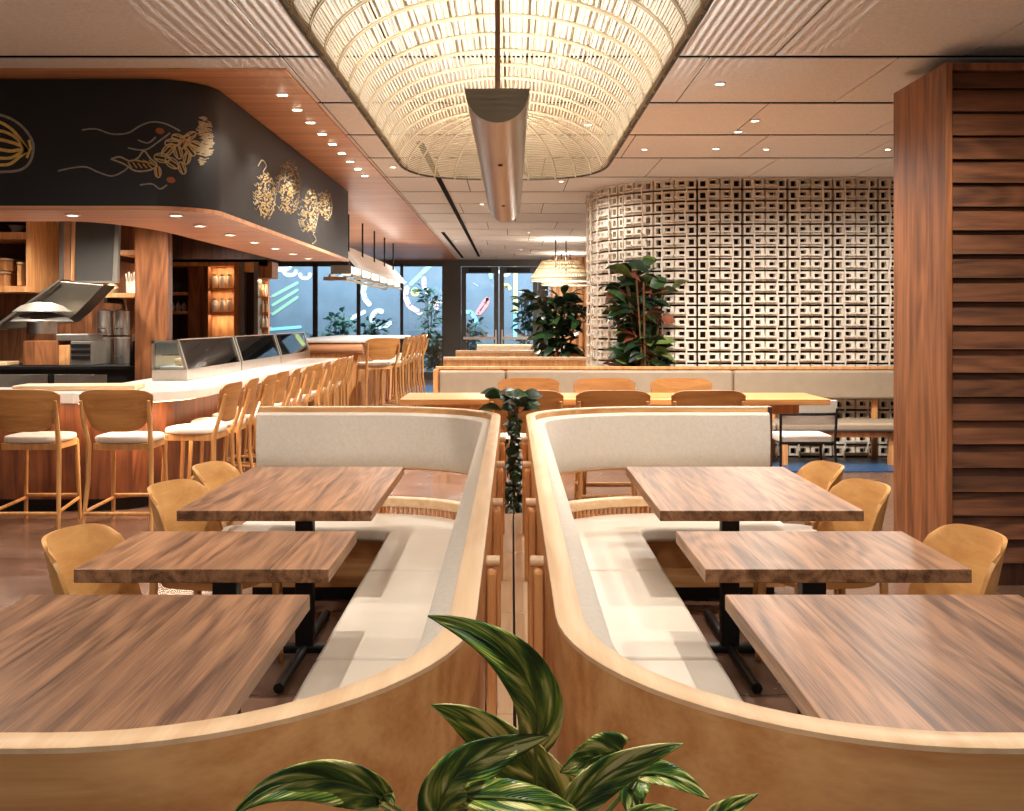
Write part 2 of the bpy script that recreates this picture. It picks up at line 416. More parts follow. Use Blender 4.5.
# ------------------------------------------------------------------ breeze-block wall with curved corner
BW, BH = .2475, .1275
L1 = 2.7; R = 1.34; L2 = R*PI*.92
def wpos(s):
    if s < L1: return Vector((5.0-s, 11.5, 0)), Vector((0, -1, 0)), Vector((-1, 0, 0))
    if s < L1+L2:
        a = (s-L1)/R
        return Vector((2.3-R*math.sin(a), 11.5+R-R*math.cos(a), 0)), Vector((-math.sin(a), -math.cos(a), 0)), Vector((-math.cos(a), math.sin(a), 0))
    return wpos(L1+L2-1e-4)
wb = MB(); rp = MB(); kn = MB()
ncol = 26; nrow = 24
FC = [(0, 2, 3, 1), (4, 5, 7, 6), (0, 1, 5, 4), (1, 3, 7, 5), (3, 2, 6, 7), (2, 0, 4, 6)]
for c in range(ncol):
    mir = c % 2
    p, n, t = wpos((c+.5)*BW)
    def bb(m, u0, u1, n0, n1, z0, z1):
        if mir: u0, u1 = BW-u1, BW-u0
        vs = [p+t*(u-BW/2)+n*q+Vector((0, 0, zz)) for zz in (z0, z1) for q in (n0, n1) for u in (u0, u1)]
        m.add(vs, FC)
    for r in range(nrow):
        z = r*BH
        g = .014
        bb(wb, g, BW-g*.6, -.08, 0, z+g, z+.033)
        bb(wb, g, BW-g*.6, -.08, 0, z+BH-.031, z+BH-g*.6)
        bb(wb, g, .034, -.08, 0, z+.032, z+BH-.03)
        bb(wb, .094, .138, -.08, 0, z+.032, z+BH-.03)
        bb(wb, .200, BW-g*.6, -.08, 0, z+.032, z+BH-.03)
        bb(kn, .125, BW-.004, .010, .040, z+.036, z+.054)
    pts = []
    for r in range(nrow*2+1):
        w = .008*math.sin(r*.9+c*1.7)+.004*math.sin(r*2.3+c)
        uu = (.118 if not mir else BW-.118)
        q = min(r*BH/2, 3.03)
        pts.append(p+t*(uu-BW/2+w)+n*(.036+.010*(r % 2))+Vector((0, 0, q)))
    rp.tube(pts, .009, 5)
wc = struct(wb.build('wall_curved', plaster, fix=False), 'white pierced breeze block wall with a curved corner', 'wall')
kn.build('knot', plaster, wc, fix=False)
rp.build('rope', plaster, wc, smooth=True, fix=False)
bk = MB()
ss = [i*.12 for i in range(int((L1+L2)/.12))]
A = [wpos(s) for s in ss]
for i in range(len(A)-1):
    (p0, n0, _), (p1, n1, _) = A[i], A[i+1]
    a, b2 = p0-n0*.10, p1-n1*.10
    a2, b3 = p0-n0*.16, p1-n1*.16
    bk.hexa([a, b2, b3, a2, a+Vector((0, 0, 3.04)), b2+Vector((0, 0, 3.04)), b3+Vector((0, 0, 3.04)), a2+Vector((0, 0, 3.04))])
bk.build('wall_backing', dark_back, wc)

# ------------------------------------------------------------------ far glazed wall, doors, street
YF = 27.0
def xf(px, d=YF): return (px-CX)*d/F
fm = MB()
fm.box(-9, xf(445), YF, YF+.15, 2.94, CZ+.05).build('wall_far', frame_m)
o = bpy.data.objects['wall_far']; struct(o, 'dark header above the far windows', 'wall')
MB().box(-9, xf(445), YF, YF+.15, 0, .10).build('sill_plinth', frame_m, o)
MB().box(-9, xf(262), YF, YF+.15, .1, 2.94).build('wall_pier', tile_dark, o)
MB().box(xf(443), xf(461), YF-.1, YF+.15, 0, CZ).build('door_pier', frame_m, o)
MB().box(xf(538), xf(548), YF-.1, YF+.15, 0, CZ).build('door_pier', frame_m, o)
MB().box(xf(461), xf(538), YF-.1, YF+.15, 2.88, CZ).build('door_header', frame_m, o)
sl = MB()
for i in range(44):
    x = 1.0+i*.16
    sl.box(x, x+.09, YF-1.2, YF-1.1, 0, CZ)
sw = struct(sl.build('wall_slatted', oak_post), 'pale timber slat wall at the far end', 'wall')
MB().box(.95, 8, YF-1.05, YF-.95, 0, CZ).build('slat_backing', oak_post, sw)
wl = [262, 314, 358, 401, 443]
for k in range(4):
    x0, x1 = xf(wl[k]), xf(wl[k+1])
    m = MB(); w = [.08, .08, .05, .05][k]
    m.box(x0, x0+w, YF+.02, YF+.12, .1, 2.94); m.box(x1-w*.5, x1, YF+.02, YF+.12, .1, 2.94)
    m.box(x0, x1, YF+.02, YF+.12, 2.88, 2.94); m.box(x0, x1, YF+.02, YF+.12, .1, .16)
    q = struct(m.build('window_%d' % (k+1), frame_m), ['first far window pane, beside the bottle shelf', 'second far window, left of the hanging bar lamp', 'third far window, below the hanging bar lamp', 'fourth far window, next to the door pier'][k], 'window')
    MB().box(x0+w, x1-w*.5, YF+.06, YF+.075, .16, 2.88).build('window_pane', glass_m, q)
for k, (a, c) in enumerate([(461, 499), (499, 538)]):
    x0, x1 = xf(a), xf(c)
    m = MB()
    m.box(x0+.01, x0+.13, YF, YF+.06, .02, 2.87); m.box(x1-.13, x1-.01, YF, YF+.06, .02, 2.87)
    m.box(x0+.13, x1-.13, YF, YF+.06, 2.70, 2.87); m.box(x0+.13, x1-.13, YF, YF+.06, .02, .24)
    q = struct(m.build('door_%d' % (k+1), frame_m), ['tall glass door leaf nearer the windows', 'tall glass door leaf nearer the slat wall'][k], 'door')
    MB().box(x0+.13, x1-.13, YF+.02, YF+.035, .24, 2.70).build('door_pane', glass_m, q)
    MB().box(x0+.06, x1-.06, YF-.08, YF-.04, 1.0, 1.07).build('push_bar', steel, q)
    MB().box(x0+.2, x1-.2, YF-.09, YF-.002, 2.72, 2.83).build('door_closer', black_m, q)
    hx = x1-.10 if k == 0 else x0+.06
    MB().box(hx, hx+.04, YF-.06, YF-.002, .85, 1.25).build('door_handle', steel, q)
# street
struct(MB().box(-14, 10, 27.2, 33.2, -.12, -.02).build('ground_street', plain('street_paving', S(120, 124, 126), .8)), 'paved ground outside', 'ground')
mural_w = struct(MB().box(-14, 10, 32.6, 33.0, -.1, 6).build('wall_mural', plain('mural_blue_grey', S(110, 124, 136), .85, 0, .2, .15, 1.2)), 'blue grey painted wall across the street', 'wall')
YM = 32.6
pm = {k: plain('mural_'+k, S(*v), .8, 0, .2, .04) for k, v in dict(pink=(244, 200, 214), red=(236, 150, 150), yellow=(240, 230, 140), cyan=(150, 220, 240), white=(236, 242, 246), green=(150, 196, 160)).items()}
def stroke(col, pts, w, closed=False):
    q = [P(a, c, YM-.02) for a, c in pts]
    if closed: q.append(q[0])
    m = MB()
    hw = w*YM/F/2
    for i in range(len(q)-1):
        d = (q[i+1]-q[i]); l = d.length
        if l < 1e-6: continue
        d.normalize(); nn = Vector((d.z, 0, -d.x))
        dd = Vector((0, .025, 0))
        a, c2 = q[i]-d*hw*.1, q[i+1]+d*hw*.1
        m.hexa([a-nn*hw, c2-nn*hw, c2-nn*hw+dd, a-nn*hw+dd, a+nn*hw, c2+nn*hw, c2+nn*hw+dd, a+nn*hw+dd])
    for e in (q[0], q[-1]): m.lathe([(0, -.013), (hw, -.013), (hw, .013), (0, .013)], (e.x, YM-.012, e.z), 14, 'Y')
    m.build('painted_shape', pm[col], mural_w)
def ell(cx, cy, rx, ry, a0, a1, n=10): return [(cx+rx*math.cos(math.radians(a0+(a1-a0)*i/n)), cy+ry*math.sin(math.radians(a0+(a1-a0)*i/n))) for i in range(n+1)]
stroke('white', [(365, 284), (363, 292), (365, 299), (369, 304)], 5)
stroke('white', ell(379, 319, 7, 8, -70, -280), 5)
stroke('white', [(352, 318), (364, 312)], 4); stroke('white', [(385, 327), (390, 323)], 4)
stroke('pink', [(407, 288), (405, 296), (409, 306), (420, 313)], 5)
stroke('pink', [(424, 279), (424, 286), (427, 292)], 4.5)
stroke('yellow', ell(415, 292, 3, 3, 0, 330), 3)
stroke('green', [(411, 284), (421, 274), (433, 263)], 4)
stroke('pink', [(432, 303), (436, 307)], 6); stroke('pink', [(433, 353), (435, 357)], 7)
stroke('red', [(477, 313), (484, 302), (488, 298), (487, 304), (480, 313)], 4)
stroke('cyan', [(462, 312), (471, 312), (475, 318), (477, 324)], 4)
stroke('yellow', [(515.5, 266), (515.5, 312)], 4); stroke('cyan', [(515.5, 314), (515, 338)], 4)
stroke('yellow', ell(506, 290, 4, 5, 180, 340), 3.5); stroke('white', ell(505, 270, 5, 5, 20, 160), 3.5); stroke('green', [(489, 266), (491, 277)], 4)
stroke('white', ell(282, 263, 8, 6, 10, 170), 6); stroke('white', ell(290, 271, 6, 4, 10, 170), 4); stroke('white', ell(305, 274, 5, 4, 10, 170), 4)  # white domes and green stripes below: window lamp reflections painted on the mural
for dy in (0, 9, 18): stroke('green', [(273, 296+dy), (297, 283+dy*.8)], 3)
stroke('cyan', [(331, 279), (345, 276)], 3); stroke('cyan', [(262, 330), (300, 327)], 3)

# ------------------------------------------------------------------ plants
def leaf_cluster(m, base, tip, w, bend=.3, n=4):
    base, tip = Vector(base), Vector(tip); d = tip-base
    side = d.cross(Vector((0, 0, 1)))
    if side.length < 1e-4: side = Vector((1, 0, 0))
    side.normalize(); roll = random.uniform(-1, 1)
    nn = side.cross(d).normalized(); side = (side*math.cos(roll)+nn*math.sin(roll))
    up = side.cross(d).normalized()
    if up.z < 0: up = -up
    prof = [0.05, .75, 1, .7, 0.03]; vs = []
    for i in range(n+1):
        t = i/n; c = base+d*t+up*(bend*d.length*(.25-(t-.5)**2)*1.6)
        vs += [c-side*w*prof[i]+up*w*.25*prof[i], c, c+side*w*prof[i]+up*w*.25*prof[i]]
    fs = []
    for i in range(n):
        a = i*3; fs += [(a, a+1, a+4, a+3), (a+1, a+2, a+5, a+4)]
    m.add(vs, fs)
def leafy(name, label, cat, loc, h0, h1, rad, nleaf, ll, lw, mats, nst=4, group=None, pot=True, droop=.2, potr=.18, poth=.35, ok=None):
    t = thing(name, label, cat, loc, 0, group)
    sm = MB(); fms = [MB() for _ in mats]; stems = []
    for k in range(nst):
        a = 2*PI*k/nst+random.uniform(-.4, .4); r = rad*random.uniform(.25, .7)
        top = Vector((math.cos(a)*r, math.sin(a)*r*.7, h1*random.uniform(.8, .97)))
        mid = Vector((math.cos(a)*r*.4, math.sin(a)*r*.3, h1*.5))
        b0 = Vector((math.cos(a)*.04, math.sin(a)*.04, poth*.8 if pot else 0))
        pts = [b0+(mid-b0)*(i/3) for i in range(3)]+[mid+(top-mid)*(i/3) for i in range(4)]
        sm.tube(pts, [.014]*3+[.011]*4, 6); stems.append(pts)
    for i in range(nleaf):
        st = random.choice(stems)
        z = random.uniform(h0, h1)
        cand = min(st, key=lambda q: abs(q.z-z)); c = Vector((cand.x, cand.y, z if z < st[-1].z else st[-1].z))
        a = random.uniform(0, 2*PI); l = ll*random.uniform(.6, 1.15)
        d = Vector((math.cos(a), math.sin(a)*.8, random.uniform(-droop-.5, .7))).normalized()
        s = c+d*random.uniform(.02, rad*.45)
        if ok and not (ok(s+Vector(loc)) and ok(s+d*l+Vector(loc))): continue
        leaf_cluster(random.choice(fms), s, s+d*l, lw*random.uniform(.7, 1.15), .35)
    sm.build('stem', bark, t, smooth=True)
    for m, q in zip(fms, mats):
        if m.v: m.build('foliage', q, t, smooth=True, fix=False)
    if pot:
        MB().lathe([(potr*.75, 0), (potr, poth), (potr*.9, poth), (potr*.85, poth*.86), (0, poth*.86)], (0, 0, 0), 20).build('pot', clay, t, smooth=True)
    return t
leafy('rubber_plant', 'tall bushy green plant with reddish leaves against the breeze block wall', 'plant', (1.47, 11.56, 0), .85, 2.12, .42, 520, .27, .075, [green_d, green_d, green, green_l, plain('leaf_reddish', S(120, 66, 44), .4, 0, .5, .3, 14)], 9, potr=.14, ok=lambda q: q.y > 11.39 and (Vector((q.x-2.3, q.y-12.84)).length > 1.40 or q.y < 11.4) and abs(q.x-1.47) < .5)
leafy('split_leaf_plant', 'dark leafy plant in front of the pale slat wall', 'plant', (.74, 16.1, 0), .95, 1.95, .42, 170, .34, .08, [green_d, green_d, green], 6)
MB_ = MB()
# street shrubs
for k, (px, d, h1, rad) in enumerate([(430, 31.2, 2.6, .4), (372, 29.6, 1.5, .5), (408, 28.2, .95, .35), (340, 31.2, 1.8, .45), (318, 28.6, 1.1, .45), (468, 29.2, 1.5, .45), (527, 28.5, 2.3, .3), (437, 29.4, 1.1, .3)]):
    where = ['tall tufted shrub outside, behind the fourth far window', 'round shrub outside, below the white painted arc', 'low shrub outside, at the foot of the fourth far window', 'tall shrub outside, behind the second far window', 'low shrub outside, beside the frame of the first far window', 'shrub outside, behind the door leaf nearer the windows', 'slender palm outside, behind the door leaf nearer the slat wall', 'small shrub outside, right by the dark door pier'][k]
    leafy('street_shrub', where, 'shrub', (xf(px, d), d, -.02), .1, h1, rad, 200, .30, .06, [plain('street_leaf_%d' % k, S(70, 104, 92), .5, 0, .4, .3, 10)], 5, 'shrubs in the street', pot=False)

# ------------------------------------------------------------------ booths
def booth_path(sx, o):
    pts = [(1.46-.65*i/6, 6.1-o) for i in range(6)]
    pts += arc(.81, 5.5, -(.75-o), .6-o, PI/2, 0, 14)
    pts += [(.06+o, 5.5-(5.5-1.79)*i/16) for i in range(1, 16)]
    pts += arc(.56, 1.79, -(.5-o), -(.56-o), 0, PI/2, 16)
    pts += [(.56+.9*i/6, 1.23+o) for i in range(1, 7)]
    return [(sx*x, y) for x, y in pts]
def make_booth(sx, label):
    t = thing('curved_booth', label, 'booth', (0, 0, 0), 0, 'curved dining booths')
    path = lambda o: booth_path(sx, o)
    MB().sweep(path, [(0, .64), (.044, .64), (.044, .991), (0, .991)]).build('back_panel', oak_x, t, smooth=True)
    MB().sweep(path, [(0, .9912), (.046, .9912), (.046, .998), (.043, 1.0), (.003, 1.0), (0, .998)]).build('top_rail', oak, t, smooth=True)
    pr = [(.0455, .665), (.085, .655), (.105, .675), (.112, .75), (.108, .88), (.095, .955), (.075, .968), (.0455, .968)]
    MB().sweep(path, pr).build('back_cushion', fabric, t, smooth=True)
    MB().sweep(path, [(.05, .435), (.12, .435), (.12, .488), (.05, .488)]).build('lower_rail', oak, t, smooth=True, bevel=.008)
    # short dowels between rail and seat
    dm = MB(); pp = path(.105); acc = 0
    for i in range(len(pp)-1):
        a, c = Vector(pp[i]+(0,)), Vector(pp[i+1]+(0,)); l = (c-a).length
        s = -acc
        while s < l:
            if s >= 0:
                q = a+(c-a)*(s/l); dm.tube([(q.x, q.y, .35), (q.x, q.y, .4345)], .0085, 6)
            s += .028
        acc = l-(s-.028) if s-.028 >= 0 else acc+l
        acc = min(acc, .028)
    dm.build('dowel_row', oak_post, t)
    # seat cushions
    outer = path(.125); cut = [2.2, 3.4, 4.6]
    far = [p for p in outer if p[1] > 4.6 and outer.index(p) < 40]
    near = [p for p in outer if p[1] < 2.2 and outer.index(p) > 20]
    xo = .66 if sx > 0 else .64
    x_in, x_out = sx*.185, sx*xo
    def cush(poly):
        MB().prism(poly, .325, .405).build('seat_cushion', leather, t, smooth=True, bevel=.022, seg=3)
    cush(far+[(x_in, 4.603)]+[(x_out, 4.603)]+[(sx*x, yy) for x, yy in arc(xo+.10, 5.44, -.10, .10, 0, PI/2, 5)]+[(sx*1.46, 5.54)])
    for a, c in ((3.4, 4.6), (2.2, 3.4)):
        cush([(x_in, c-.003), (x_in, a+.003), (x_out, a+.003), (x_out, c-.003)])
    cush([(x_in, 2.197)]+near+[(sx*1.46, 1.79)]+[(sx*x, yy) for x, yy in arc(xo+.10, 1.89, -.10, -.10, PI/2, 0, 5)]+[(x_out, 2.197)])
    # seat base
    bse = [p for p in path(.13)]
    inner = [(sx*1.44, 1.70), (sx*.58, 1.70), (sx*.58, 5.58), (sx*1.44, 5.58)]
    MB().prism([q for q in bse]+inner, .08, .323).build('seat_base', oak_x, t)
    inner = [(sx*1.40, 1.62), (sx*.52, 1.62), (sx*.52, 5.66), (sx*1.40, 5.66)]
    MB().prism([q for q in path(.16)]+inner, 0, .078).build('plinth', black_m, t)
    # posts carrying the back
    for yy in (2.42, 3.2, 4.04, 4.9):
        MB().box(sx*.034, sx*.0585, yy-.03, yy+.03, .502, .93).build('post', oak_post, t, bevel=.01)
        MB().tube([(sx*.028, yy, .944), (sx*.0585, yy, .944)], .013, 10).build('peg', oak, t, smooth=True)
    for xx in (.75, 1.40):
        MB().box(sx*(xx-.025), sx*(xx+.025), 6.102, 6.14, 0, .95).build('post', oak_post, t, bevel=.006)
        MB().box(sx*(xx-.025), sx*(xx+.025), 6.045, 6.098, 0, .64).build('post', oak_post, t, bevel=.006)
        MB().box(sx*(xx-.025), sx*(xx+.025), 1.232, 1.27, 0, .64).build('post', oak_post, t, bevel=.006)
    if sx > 0: MB().box(1.462, 1.486, 6.045, 6.14, 0, 1.0).build('end_board', walnut_bar, t, bevel=.003)
    return t
make_booth(-1, 'curved cream booth with pale timber rim on the bar side of the aisle planter')
make_booth(1, 'curved cream booth with pale timber rim next to the dark slatted wall').location = (.014, 0, 0)
# low divider between the booths
dv = thing('booth_divider', 'low pale timber divider with a dark centre slot between the two booths', 'divider', (.007, 1.75, 0))
for i in range(4):
    for sx in (-1, 1):
        a, c = (.004, .0585) if sx > 0 else (-.0585, -.004)
        MB().box(a, c, i*.92, i*.92+.915, .47, .5).build('lid_board', oak, dv, bevel=.003)
MB().box(-.045, .045, 0, 3.68, 0, .468).build('box_body', black_m, dv)
# near curved end support: first post & peg
# ------------------------------------------------------------------ dining tables
def table(name, label, x0, x1, y0, y1, cols, group='walnut dining tables', fl=.25):
    cx, cy = (x0+x1)/2, (y0+y1)/2
    t = thing(name, label, 'table', (cx, cy, 0), 0, group)
    hx, hy = (x1-x0)/2, (y1-y0)/2
    MB().box(-hx, hx, -hy, hy, .708, .75).build('tabletop', walnut, t, bevel=.003)
    for c in cols:
        MB().box(-.04, .04, c-.03, c+.03, .03, .70).build('column', black_m, t, bevel=.004)
        MB().box(-.24, .24, c-.03, c+.03, .693, .7075).build('top_plate', black_m, t)
        MB().box(-.30, .30, c-.032, c+.032, 0, .035).build('foot', black_m, t, bevel=.01)
        MB().tube([(0, c-fl, .022), (0, c+fl, .022)], .022, 10).build('foot', black_m, t, smooth=True)
    return t
TXS = {-1: (.552, 1.32), 1: (.582, 1.385)}
for sx, side in ((-1, 'bar'), (1, 'slatted wall')):
    TX0, TX1 = TXS[sx]; a, c = (TX0, TX1) if sx > 0 else (-TX1, -TX0)
    table('dining_table', 'large walnut table nearest the camera in the booth on the %s side' % side, a, c, 1.62, 2.87, (0,), fl=.5)
    table('dining_table', 'small square walnut table, middle of three in the %s side booth' % side, a, c, 3.16, 3.73, (0,))
    table('dining_table', 'large walnut table at the far end of the %s side booth' % side, a, c, 4.13, 5.37, (0,), fl=.54)
# ------------------------------------------------------------------ dining chair (faces +x, base centre at origin)
def make_chair(label):
    t = thing('dining_chair', label, 'chair', group='oak shell dining chairs')
    def shell(u, v):
        a = (u-.5)*2
        top = .802-.03*abs(a)**6; bot = .49+.04*abs(a)**2
        z = bot+(top-bot)*v
        # corners pulled in at the top
        ang = a*(1.16-.16*v-.16*max(0, (v-.72)/.28)**3)
        r = .228+.03*v
        return (-(r*math.cos(ang))-.035*v+.03, r*1.02*math.sin(ang), z)
    MB().sheet(shell, 26, 10, .014).build('backrest', oak_chair, t, smooth=True)
    poly = []
    for i in range(32):
        a = 2*PI*i/32; cs, sn = math.cos(a), math.sin(a)
        poly.append((.02+.225*math.copysign(abs(cs)**.62, cs), .22*math.copysign(abs(sn)**.62, sn)))
    MB().prism(poly, .442, .475).build('seat', fabric, t, smooth=True, bevel=.014, seg=3)
    MB().prism([(x*.93, y2*.93) for x, y2 in poly], .405, .441).build('seat_frame', oak_bar, t, bevel=.004)
    for x, y2 in ((.19, .185), (.19, -.185), (-.17, .185), (-.17, -.185)):
        s = 1.12
        zt = .43 if x > 0 else .52
        MB().tube([(x*1.12, y2*1.1, 0), (x, y2, zt)], [.012, .019], 10).build('leg', oak_leg, t, smooth=True)
    return t
ch_lab = [
 'oak shell chair pulled to the small middle table, bar side', 'oak shell chair at far bar side table, end nearer the camera', 'oak shell chair at far bar side table, beside the bar stools',
 'oak shell chair at the middle table in front of the slatted wall', 'oak shell chair at far table by the walnut end panel, end nearer the camera', 'oak shell chair at far table beside the walnut end panel, end away from the camera']
chairs = [(-1.25, 3.45, -.15), (-1.26, 4.45, -.12), (-1.26, 5.06, -.12), (1.33, 3.45, PI+.12), (1.325, 4.47, PI+.1), (1.325, 5.08, PI+.08)]
c0 = make_chair(ch_lab[0])
for k, (x, y2, rz) in enumerate(chairs):
    jit = [.05, -.06, .04, -.05, .05, -.03][k]
    if k == 0: c0.location = (x, y2, 0); c0.rotation_euler = (0, 0, rz+jit)
    else: dup(c0, ch_lab[k], (x, y2, 0), rz+jit)
# ------------------------------------------------------------------ counter stool (faces +y, rear legs near y=0)
def make_stool(label, lift=0, name='bar_stool'):
    t = thing(name, label, 'stool', group='oak counter stools')
    H = lift
    def back(u, v):
        a = (u-.5)*2
        wv = .262*(1-.16*(1-v)**2)
        # rounded lower corners
        z0 = .705+.10*abs(a)**5; z1 = 1.008-.04*abs(a)**6
        x = a*wv
        return (x, -.03-.05*v+.30*x*x*1.6, z0+(z1-z0)*v+H)
    MB().sheet(back, 20, 8, .014).build('backrest', oak_bar, t, smooth=True)
    poly = []
    for i in range(32):
        a = 2*PI*i/32; cs, sn = math.cos(a), math.sin(a)
        poly.append((.225*math.copysign(abs(cs)**.6, cs), .235+.215*math.copysign(abs(sn)**.6, sn)))
    MB().prism(poly, .615+H, .66+H).build('seat', fabric, t, smooth=True, bevel=.018, seg=3)
    MB().box(-.20, .20, .045, .42, .565+H, .614+H).build('seat_frame', oak_leg, t, bevel=.004)
    for sx in (-1, 1):
        MB().tube([(sx*.245, -.035, 0), (sx*.225, .02, .36+H*.6), (sx*.222, .022, .60+H), (sx*.236, -.045, .80+H), (sx*.24, -.075, .93+H)], [.014, .017, .019, .017, .012], 10).build('leg', oak_leg, t, smooth=True)
        MB().tube([(sx*.205, .44, 0), (sx*.19, .41, .60+H)], [.014, .018], 10).build('leg', oak_leg, t, smooth=True)
        MB().tube([(sx*.24, -.02, .13), (sx*.20, .43, .16)], .013, 8).build('stretcher', oak_leg, t, smooth=True)
    MB().tube([(-.235, -.024, .12), (.235, -.024, .12)], .014, 8).build('stretcher', oak_leg, t, smooth=True)
    MB().tube([(-.195, .43, .18), (.195, .43, .18)], .014, 8).build('stretcher', oak_leg, t, smooth=True)
    return t
s0 = make_stool('oak bar stool before the bar front, cut by the photo edge')
s0.location = (-3.47, 7.50, 0)
dup(s0, 'oak bar stool seen square from behind at the bar front, next to rounded corner', (-2.81, 7.50, 0), 0)
for k in range(11):
    lab = 'oak bar stool along the counter side, %s from the rounded corner' % ORD[k]
    dup(s0, lab, (-2.25+.012*((k*7) % 3-1), 8.30+.6*k, 0), PI/2+.05*((k*5) % 3-1))
# stools at the communal table
for k, x in enumerate((.10, .71, 1.38)):
    dup(s0, 'oak stool on near side of communal table, %s from the hanging plant' % ORD[k], (x, 7.42, 0), 0)
for k, x in enumerate((.14, .78, 1.43)):
    dup(s0, 'oak stool on far side of communal table, %s from the hanging plant' % ORD[k], (x, 8.82, 0), PI)
# tall stools at second bar
ts0 = make_stool('tall oak stool turned at an angle at the end of the rear bar', .24, 'tall_stool')
ts0.location = (-1.83, 14.75, 0); ts0.rotation_euler = (0, 0, .55); ts0['group'] = 'tall stools at the rear bar'
for k in range(5):
    dup(ts0, 'tall oak stool along the rear bar, %s behind the angled one' % ORD[k], (-1.62, 15.6+.85*k, 0), PI/2+.2)
# communal table
ct = thing('communal_table', 'long amber timber counter height table behind the booths', 'table', (.78, 8.3, 0))
MB().box(-1.63, 1.63, -.36, .36, .855, .90).build('tabletop', wood('amber_top', S(176, 112, 60), S(224, 164, 100), 'X', .8, 10, .24, 'Y', .3, .1), ct, bevel=.004)
for sx in (-1, 1):
    for sy in (-1, 1):
        MB().box(sx*1.06-.035, sx*1.06+.035, sy*.28-.035, sy*.28+.035, 0, .854).build('leg', oak_post, ct)
MB().box(-1.48, 1.48, -.03, .03, .76, .853).build('apron', oak_post, ct)
# pale upholstered metal chair at the right
mc = thing('metal_frame_chair', 'pale upholstered chair with black tube frame near the wall bench', 'chair', (2.62, 9.5, 0), PI)
def mb_back(u, v):
    x = (u-.5)*.50; return (x, .20-.25*x*x+.03*v, .575+.215*v)
MB().sheet(mb_back, 14, 6, .035).build('backrest', fabric, mc, smooth=True)
MB().prism([(-.23, -.22), (.23, -.22), (.23, .17), (-.23, .17)], .40, .475).build('seat', fabric, mc, smooth=True, bevel=.02, seg=3)
for sx in (-1, 1):
    MB().tube([(sx*.25, .24, 0), (sx*.24, .20, .42), (sx*.25, .235, .72)], .012, 8).build('leg', black_m, mc, smooth=True)
    MB().tube([(sx*.25, -.24, 0), (sx*.23, -.20, .42)], .012, 8).build('leg', black_m, mc, smooth=True)
MB().tube([(-.25, .225, .67), (-.12, .262, .67), (.12, .262, .67), (.25, .225, .67)], .013, 8).build('back_rail', black_m, mc, smooth=True)
MB().tube([(-.24, -.2, .41), (.24, -.2, .41), (.24, .2, .41), (-.24, .2, .41)], .011, 8, closed=True).build('seat_frame', black_m, mc, smooth=True)
# ------------------------------------------------------------------ wall banquette
bq = thing('wall_banquette', 'long taupe leather banquette with timber ledge along the breeze block wall', 'banquette', (0, 11.2, 0))
MB().box(-.82, 4.75, .065, .16, .97, 1.0).build('ledge', oak_post, bq, bevel=.004)
MB().box(-.82, 4.75, .085, .13, .66, .969).build('back_panel', oak_post, bq)
MB().box(-.84, -.785, -.01, .16, .0, .968).build('end_panel', oak_post, bq, bevel=.004)
for a, c in ((-.78, -.07), (-.06, 2.36), (2.37, 4.74)):
    MB().box(a, c, 0.0, .084, .655, .962).build('back_cushion', tan_leather, bq, smooth=True, bevel=.03, seg=4)
for a, c in ((-.78, .95), (.96, 2.70), (2.71, 4.74)):
    MB().box(a, c, -.50, .02, .36, .45).build('seat_cushion', tan_leather, bq, smooth=True, bevel=.03, seg=4)
MB().box(-.78, 4.74, -.47, .02, .30, .358).build('seat_frame', walnut_v, bq)
for x in (-.7, .5, 1.6, 2.8, 3.9, 4.6):
    MB().box(x-.03, x+.03, -.43, -.37, 0, .299).build('leg', oak_post, bq)
    MB().box(x-.03, x+.03, .085, .125, 0, .659).build('post', oak_post, bq)
br = MB().box(2.3, 4.9, 10.35, 11.30, 0.001, .012).build('floor_inlay', blue_m)
struct(br, 'blue tiled floor strip below the wall banquette', 'floor')
br = MB().box(-2.2, -1.35, 19.5, 24, 0.001, .012).build('floor_inlay', blue_m)
struct(br, 'blue tiled floor strip near the far windows', 'floor')
# booth backs further behind
for k, (x0, x1, yy, lab) in enumerate([(-.93, 1.18, 14.2, 'timber booth back, first behind the wall banquette'), (-.93, 1.2, 17.3, 'timber booth back, second behind the wall banquette'), (-.72, 1.2, 21.5, 'pale booth back, last one before the glass doors')]):
    t = thing('rear_booth', lab, 'booth', ((x0+x1)/2, yy, 0), 0, 'booth backs down the room')
    h = (x1-x0)/2
    MB().box(-h, h, 0, .06, .955, 1.0).build('top_rail', oak, t, bevel=.006)
    MB().box(-h, h, .005, .05, 0.1, .954).build('back_panel', oak_post if k < 2 else tan_leather, t)
    MB().box(-h+.03, h-.03, .06, .14, .45, .95).build('back_cushion', tan_leather, t, bevel=.02)
    MB().box(-h+.03, h-.03, .10, .6, .1, .45).build('seat_cushion', tan_leather, t, bevel=.02)
    MB().box(-h+.05, h-.05, .01, .5, 0, .099).build('plinth', black_m, t)

